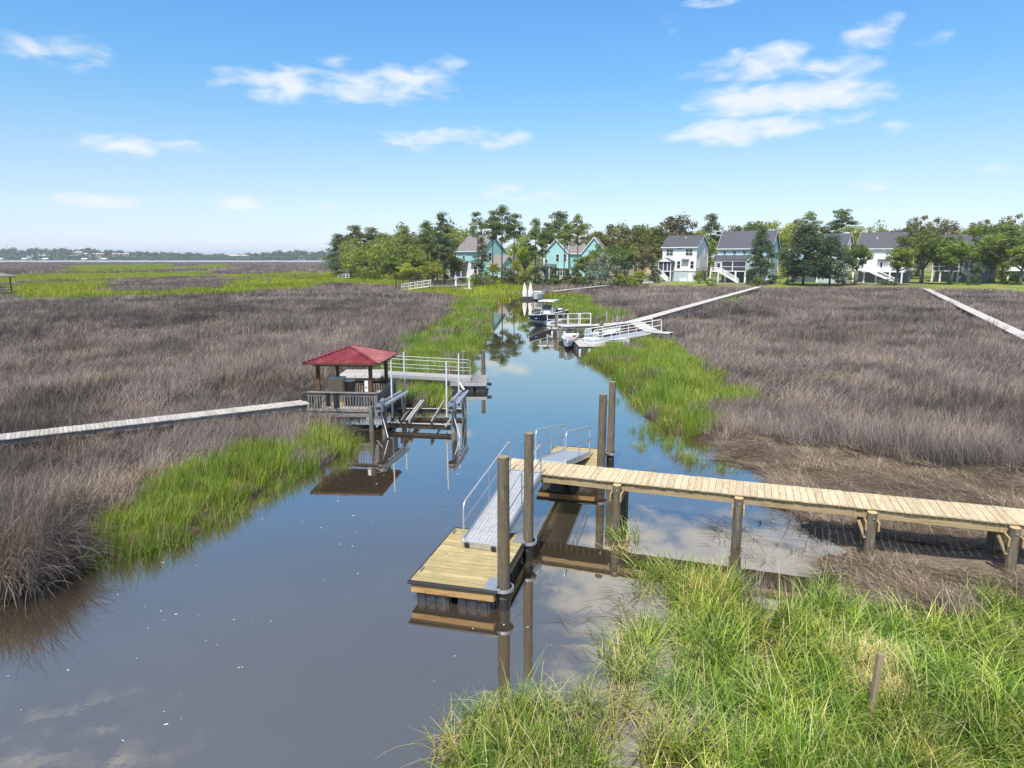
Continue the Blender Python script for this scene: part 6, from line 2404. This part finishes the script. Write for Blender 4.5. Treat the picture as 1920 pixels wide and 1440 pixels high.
TREES = [
    # wooded point on the left
    ('darkA', 640, 262, 441, 46, 'dark pine at the outer tip of the wooded point, leftmost of the wood', 'pine_tree'),
    ('pineC', 668, 262, 424, 50, 'tall spreading pine second from the tip of the wooded point', 'pine_tree'),
    ('pineC', 698, 265, 428, 52, 'broad crowned pine third from the tip of the wooded point', 'pine_tree'),
    ('pineA', 722, 268, 439, 44, 'lower pine on the wooded point where the skyline steps down', 'pine_tree'),
    ('darkB', 652, 250, 470, 62, 'dark bushy tree at the waterside foot of the wooded point', 'evergreen_tree'),
    ('oakA', 683, 246, 462, 58, 'dull green rounded tree below the tall spreading pine of the point', 'broadleaf_tree'),
    ('oakY', 722, 240, 452, 58, 'bright yellow green tree in the middle of the wooded point', 'broadleaf_tree'),
    ('shrubG', 668, 238, 492, 54, 'grey green thicket behind the pale roofed pavilion', 'shrub'),
    ('shrubG', 700, 232, 495, 44, 'grey bare looking shrub right of the pale roofed pavilion', 'shrub'),
    ('oakB', 752, 238, 447, 56, 'mid green tree between the point and the first tall pines', 'broadleaf_tree'),
    ('pineB', 764, 226, 432, 20, 'thin pine with a tiny top standing above the point wood', 'pine_tree'),
    ('oakA', 742, 216, 478, 54, 'olive green tree at the marsh edge left of the two lone posts', 'broadleaf_tree'),
    ('oakG', 781, 212, 462, 50, 'leafy tree rising behind the distant sloping gangway', 'broadleaf_tree'),
    ('oakY', 770, 204, 492, 48, 'low yellow green tree behind the two lone posts', 'broadleaf_tree'),
    ('pineA', 803, 196, 415, 38, 'tall pine with a tufted top, left one of the two before the teal house', 'pine_tree'),
    ('pineV', 834, 192, 400, 36, 'very tall dark pine clad in vines left of the tall teal house', 'pine_tree'),
    ('pineC', 820, 200, 436, 32, 'shorter pine wedged between the tufted pine and the vine clad pine', 'pine_tree'),
    ('oakY', 868, 222, 424, 62, 'yellow green tree rising above the left roof of the tall teal house', 'broadleaf_tree'),
    ('oakG', 852, 196, 470, 40, 'leafy tree against the left corner of the tall teal house', 'broadleaf_tree'),
    ('oakY', 812, 188, 488, 40, 'low bright tree above the distant low boardwalk', 'broadleaf_tree'),
    ('pineB', 898, 184, 398, 28, 'tall dark pine in front of the left roof of the tall teal house', 'pine_tree'),
    ('pineV', 902, 180, 445, 22, 'short dark pine before the white front of the tall teal house', 'pine_tree'),
    ('pineB', 924, 186, 395, 32, 'tall bare trunked pine crossing the teal gable', 'pine_tree'),
    ('pineA', 941, 188, 386, 38, 'tallest pine of the wood, beside the right edge of the teal gable', 'pine_tree'),
    ('pineB', 963, 190, 401, 32, 'tall slim pine above the low wing of the tall teal house', 'pine_tree'),
    ('oakG', 915, 222, 430, 50, 'green tree behind the ridge of the tall teal house', 'broadleaf_tree'),
    ('oakY', 985, 206, 440, 50, 'bright yellow green tree between the two teal houses', 'broadleaf_tree'),
    ('pineC', 1003, 190, 412, 36, 'pine at the left corner of the twin gabled teal house', 'pine_tree'),
    ('pineB', 1022, 186, 418, 26, 'slim pine crossing the left gable of the twin gabled teal house', 'pine_tree'),
    ('pineC', 1046, 232, 399, 64, 'broad pine behind the roof of the twin gabled teal house', 'pine_tree'),
    ('pineB', 1057, 188, 420, 28, 'bare trunked pine before the grey roof between the twin gables', 'pine_tree'),
    ('pineA', 1083, 192, 403, 30, 'dark topped pine just left of the right teal gable', 'pine_tree'),
    ('oakB', 1118, 234, 424, 70, 'dull green tree behind the right teal gable', 'broadleaf_tree'),
    ('oakO', 1155, 240, 405, 84, 'large olive tree right of the twin gabled teal house, high on the skyline', 'broadleaf_tree'),
    ('oakB', 1192, 238, 410, 64, 'tall rounded tree left of the white house on the skyline', 'broadleaf_tree'),
    ('oakA', 1140, 206, 452, 66, 'dense mid green tree filling the gap right of the twin gables', 'broadleaf_tree'),
    ('oakG', 1172, 204, 452, 46, 'bright leafy tree left of the low tan house', 'broadleaf_tree'),
    ('oakO', 1206, 222, 448, 56, 'brownish tree above the low tan house', 'broadleaf_tree'),
    ('oakO', 1262, 246, 388, 104, 'great olive brown oak towering behind the white house', 'oak_tree'),
    ('oakB', 1224, 244, 414, 60, 'round green tree left behind the white house', 'broadleaf_tree'),
    ('pineC', 1328, 248, 403, 44, 'pine on the skyline above the gap between white and blue house', 'pine_tree'),
    ('oakY', 1318, 232, 430, 48, 'yellowish tree low in the gap between white and blue house', 'broadleaf_tree'),
    ('oakO', 1376, 250, 410, 66, 'olive oak behind the left half of the blue house roof', 'oak_tree'),
    ('oakB', 1412, 250, 402, 64, 'green tree behind the middle of the blue house roof', 'broadleaf_tree'),
    ('oakY', 1452, 236, 414, 70, 'light yellow green tree behind the right end of the blue house', 'broadleaf_tree'),
    ('oakO', 1486, 250, 396, 60, 'tall olive oak left behind the dark pines', 'oak_tree'),
    ('pineA', 1512, 250, 398, 36, 'pine top showing right behind the tallest dark pine', 'pine_tree'),
    ('oakO', 1540, 250, 412, 60, 'olive tree behind the roof of the light blue house', 'oak_tree'),
    ('pineC', 1570, 246, 395, 62, 'flat topped pine standing high behind the light blue house', 'pine_tree'),
    ('oakY', 1588, 232, 420, 52, 'yellow tree in the gap between light blue and white deck house', 'broadleaf_tree'),
    ('oakA', 1628, 246, 418, 74, 'low rounded tree behind the white deck house roof', 'broadleaf_tree'),
    ('oakO', 1668, 246, 420, 60, 'olive tree right behind the white deck house roof', 'oak_tree'),
    ('oakS', 1708, 214, 391, 74, 'gnarled sparse oak with dark twigs above the white deck house', 'oak_tree'),
    ('oakS', 1765, 216, 397, 90, 'gnarled sparse oak left above the grey house', 'oak_tree'),
    ('oakS', 1818, 218, 400, 80, 'gnarled sparse oak right above the grey house', 'oak_tree'),
    ('oakS', 1880, 216, 388, 76, 'tallest gnarled oak with a twisted top near the right edge', 'oak_tree'),
    ('oakB', 1790, 236, 428, 90, 'dense green tree far behind the grey house', 'broadleaf_tree'),
    ('oakB', 1900, 236, 432, 80, 'dense tree far behind the white house at the right edge', 'broadleaf_tree'),
    ('oakB', 1720, 240, 436, 80, 'dense tree far behind the gap beside the white deck house', 'broadleaf_tree'),
    # before the houses on the right
    ('darkA', 1424, 172, 431, 40, 'slender dark pine before the right end of the blue house', 'pine_tree'),
    ('darkB', 1505, 170, 426, 78, 'tallest dark pine, dense and wide, hiding the light blue house', 'pine_tree'),
    ('darkB', 1555, 169, 446, 60, 'lower dark pine beside the tallest dark pine', 'pine_tree'),
    ('oakG', 1603, 170, 437, 52, 'fresh green tree before the left end of the white deck house', 'broadleaf_tree'),
    ('oakG', 1678, 168, 444, 56, 'thin leaning tree before the right end of the white deck house', 'broadleaf_tree', None, None, .12),
    ('oakA', 1727, 178, 416, 88, 'full green oak with a thick trunk between white deck house and grey house', 'oak_tree'),
    ('oakG', 1780, 172, 428, 84, 'green oak branches before the porch of the grey house', 'oak_tree'),
    ('oakB', 1858, 178, 404, 136, 'great spreading green oak on the lawn right of the grey house', 'oak_tree'),
    ('oakG', 1912, 168, 440, 60, 'slim oak before the white house at the right edge', 'oak_tree'),
    ('shrubD', 1828, 168, 490, 22, 'small dark young tree on the lawn under the great oak', 'shrub'),
    # shrubs along the marsh edge
    ('shrubY', 925, 180, 494, 34, 'bright yellow shrub below the teal gable', 'shrub'),
    ('shrubO', 892, 178, 512, 28, 'small green shrub right of the white lift posts', 'shrub'),
    ('shrubG', 912, 176, 516, 26, 'low brownish shrub under the bright yellow shrub', 'shrub'),
    ('shrubD', 952, 178, 503, 34, 'dark rounded shrub at the marsh edge behind the white canoes', 'shrub'),
    ('shrubY', 966, 182, 488, 32, 'tall yellow green shrub before the low wing of the tall teal house', 'shrub'),
    ('shrubO', 985, 176, 508, 32, 'pale green shrub above the canopy boat', 'shrub'),
    ('shrubD', 1012, 182, 494, 34, 'dark shrub at the porch of the twin gabled teal house', 'shrub'),
    ('cedar', 1040, 174, 497, 34, 'conical cedar in the middle of the marsh edge, left of three', 'cedar_tree'),
    ('cedar', 1062, 178, 500, 28, 'conical dark cedar between two brighter cedars', 'cedar_tree'),
    ('cedar', 1083, 174, 492, 34, 'bright conical cedar left of the large grey shrub', 'cedar_tree'),
    ('oakG', 1098, 186, 464, 52, 'dark leafy tree before the right teal gable', 'broadleaf_tree'),
    ('shrubG', 1127, 171, 471, 60, 'large grey twiggy shrub where the thin boardwalk ends', 'shrub'),
    ('shrubD', 1168, 178, 484, 40, 'dark rounded shrub right of the large grey shrub', 'shrub'),
    ('shrubO', 1160, 171, 512, 40, 'low green shrub at the landward end of the thin boardwalk', 'shrub'),
    ('shrubY', 1196, 174, 508, 40, 'yellow green shrub left of the rowing boat', 'shrub'),
    ('shrubD', 1228, 184, 500, 22, 'dark narrow shrub at the porch stair of the white house', 'shrub'),
    ('shrubO', 1310, 178, 508, 20, 'small bush at the right corner of the white house', 'shrub'),
    ('shrubY', 1332, 172, 522, 22, 'low yellow bush between the white house and the blue house stair', 'shrub'),
    ('shrubD', 1408, 172, 506, 22, 'dark bush under the side wing of the blue house', 'shrub'),
    ('shrubO', 1420, 168, 514, 20, 'light green bush where the long boardwalk reaches the lawn', 'shrub'),
    ('shrubD', 1447, 174, 514, 22, 'dark bush at the edge of the bright lawn right of the blue house', 'shrub'),
    ('shrubG', 1477, 172, 510, 30, 'dusty bush left under the tallest dark pine', 'shrub'),
    ('shrubG', 1580, 171, 512, 30, 'brownish bush between the dark pines and the white deck house', 'shrub'),
    ('shrubY', 1880, 190, 486, 40, 'bright yellow bush behind the great oak trunk', 'shrub'),
    ('shrubG', 1660, 170, 522, 36, 'low brown brush below the white deck house stair', 'shrub'),
    ('shrubO', 1905, 172, 514, 30, 'green bush at the right edge of the lawn', 'shrub'),
]
for t in TREES:
    tree(t[0], t[1], t[2], t[3], t[4], t[5], t[6], *t[7:])
# a continuous wood far behind the houses, one mass on the skyline
for nm, lab, mt, n, da, db, lift, sd in (('far_wood', 'continuous green wood far behind the row of houses', 'oak', 620, 285, 330, 0, 77), ('undergrowth', 'tangled yellow green undergrowth between the tree trunks behind the houses', 'yellow', 260, 236, 262, 34, 79), ('thicket', 'dense olive green thicket under the trees of the wooded point', 'oak', 150, 212, 240, 24, 81), ('greenwood', 'mid green leafage filling the wooded point', 'oak', 130, 236, 256, 10, 83)):
    cl = []
    for i in range(n):
        px = random.uniform(650, 2050 if nm not in ('thicket', 'greenwood') else 865)
        d = random.uniform(da, db)
        x = (px - 960) / FPX * d
        ztop = topz(431 + lift + 8 * math.sin(px * .021) + 7 * math.sin(px * .057) + 5 * math.sin(px * .13), x, d)
        cl.append((x, d, 1.0 + max(1.5, ztop - 1) * random.random() ** .6, random.uniform(1.6, 3.2)))
    me = leaf_mesh(nm, cl, 80, .8, ML[mt], sd, .8)
    o = bpy.data.objects.new(nm, me); COL.objects.link(o)
    tag(o, lab, None, None, 'stuff')


def dead_tree(label, px, base, top):
    x, y = P(px, base, .4)
    H = topz(top, x, y)
    g = random.Random(px)
    mb = MB()
    mb.tube([(x, y, 0), (x + .1, y, H * .4), (x - .1, y, H * .75), (x + .15, y, H)], [.28, .22, .14, .05], 8)
    for i in range(9):
        z = H * g.uniform(.25, .9); s = g.choice((-1, 1))
        limb(mb, (x, y, z), (x + s * g.uniform(.5, 1.3), y + g.uniform(-.8, .8), z + g.uniform(.3, 1.2)), .09, .02, .15, 3, g)
    tag(mb.build('dead_tree', M['bark_grey']), label, 'dead tree')


dead_tree('bare dead tree trunk in the bright meadow, shorter and left', 465, 535, 508)
dead_tree('bare dead tree with stubby branches in the bright meadow, taller and right', 503, 537, 499)

# ------------------------------------------------------------------ far shore across the river
cl = []
for i in range(2600):
    px = random.uniform(-260, 680)
    d = random.uniform(1694, 1800)
    x = (px - 960) / FPX * d
    prof = 473 - 7 * math.exp(-((px - 70) / 120) ** 2) - 4 * math.exp(-((px - 190) / 60) ** 2) + 4 * math.exp(-((px - 440) / 60) ** 2) - 3 * math.exp(-((px - 560) / 60) ** 2) + 1.2 * math.sin(px * .13) + .9 * math.sin(px * .41)
    ztop = (topz(prof, x, d) - 3) * (.42 if d < 1722 else 1)
    cl.append((x, d, 1.5 + (ztop - 1.5) * random.random() ** .6, random.uniform(3.5, 7.5)))
me = leaf_mesh('far_shore_wood', cl, 34, 3.4, ML['shore'], 78, .75)
o = bpy.data.objects.new('far_shore_wood', me); COL.objects.link(o)
tag(o, 'distant bluish wood along the far shore of the river', None, None, 'stuff')
for i, (px, w, zb, zt, rm, lab) in enumerate(((163, 12, 7, 21, 'farroof', 'far pale building with a reddish roof, left end of the long far block'), (187, 44, 9, 17, 'tin_tan', 'long low far building with a pale flat roof on the far shore'),
                                              (240, 30, 9, 17, 'farroof', 'far pale apartment block right of the long low building'), (98, 20, 5, 12, 'white', 'white far house low on the far shore, among the trees'),
                                              (145, 22, 4, 12, 'white', 'wide white far house near the water under the reddish roofed building'), (458, 34, 2, 13, 'farroof', 'pale isolated far building near the right end of the far shore'),
                                              (62, 8, 1, 5, 'white', 'white boathouse at the far waterline left of the others'), (100, 9, 1, 5, 'white', 'white boathouse at the far waterline below the white far house'),
                                              (172, 9, 1, 5, 'white', 'small boathouse at the far waterline below the long low building'), (208, 8, 1, 5, 'white', 'small pale boathouse at the far waterline, right of the others'), (15, 12, 1, 5, 'white', 'low white boathouse at the far waterline near the left edge'))):
    d = 1692 if zt < 6 else 1728
    x = (px - 960) / FPX * d
    hw = w / 2 * d / FPX
    root = thing('waterfront_building', lab, 'building', (x, d, 0), 'buildings on the far shore')
    T = Matrix.Translation((x, d, 0))
    mb = MB(T); mb.box(-hw, hw, -4, 6, 0, zt - 1.8); mb.build('wall', M['farwall'], root)
    mb = MB(T); mb.prism([(-5.5, zt - 1.8), (7.5, zt - 1.8), (1, zt + .6)], 'x', -hw - 1, hw + 1); mb.build('roof', M[rm], root)
    if zb >= 3 or zt > 10:
        n = max(2, int(w / 6))
        for k in range(n):
            mb = MB(T); c = -hw + 2 * hw * (k + .5) / n
            mb.box(c - hw * .5 / n, c + hw * .5 / n, -4.2, -4.01, max(2, zt - 7), zt - 3); mb.build('window', M['screen'], root)
x = (33 - 960) / FPX * 1750
mb = MB()
for s in (-1, 1):
    mb.tube([(x + s * 1.2, 1750, 0), (x + s * .3, 1750, topz(457, x, 1750))], .25, 5)
for k in range(9):
    mb.beam((x - 1.1 + k * .09, 1750, 4 + k * 4), (x + 1.1 - k * .09, 1750, 7 + k * 4), .2, .2)
tag(mb.build('mast', M['galv']), 'thin lattice mast above the far shore near the left edge', 'mast')

# ------------------------------------------------------------------ air
hz = MB()
hz.box(-5200, 5200, -80, 9200, -2.0, 62)
hm = bpy.data.materials.new('hazy_air')
hm.use_nodes = True
hm.node_tree.nodes.clear()
pv = hm.node_tree.nodes.new('ShaderNodeVolumePrincipled')
pv.inputs['Color'].default_value = (.78, .88, 1.0, 1)
pv.inputs['Density'].default_value = 0.00014
pv.inputs['Anisotropy'].default_value = 0.0
ho = hm.node_tree.nodes.new('ShaderNodeOutputMaterial')
hm.node_tree.links.new(pv.outputs[0], ho.inputs['Volume'])
tag(hz.build('haze', hm), 'thin bluish summer haze', None, None, 'stuff')
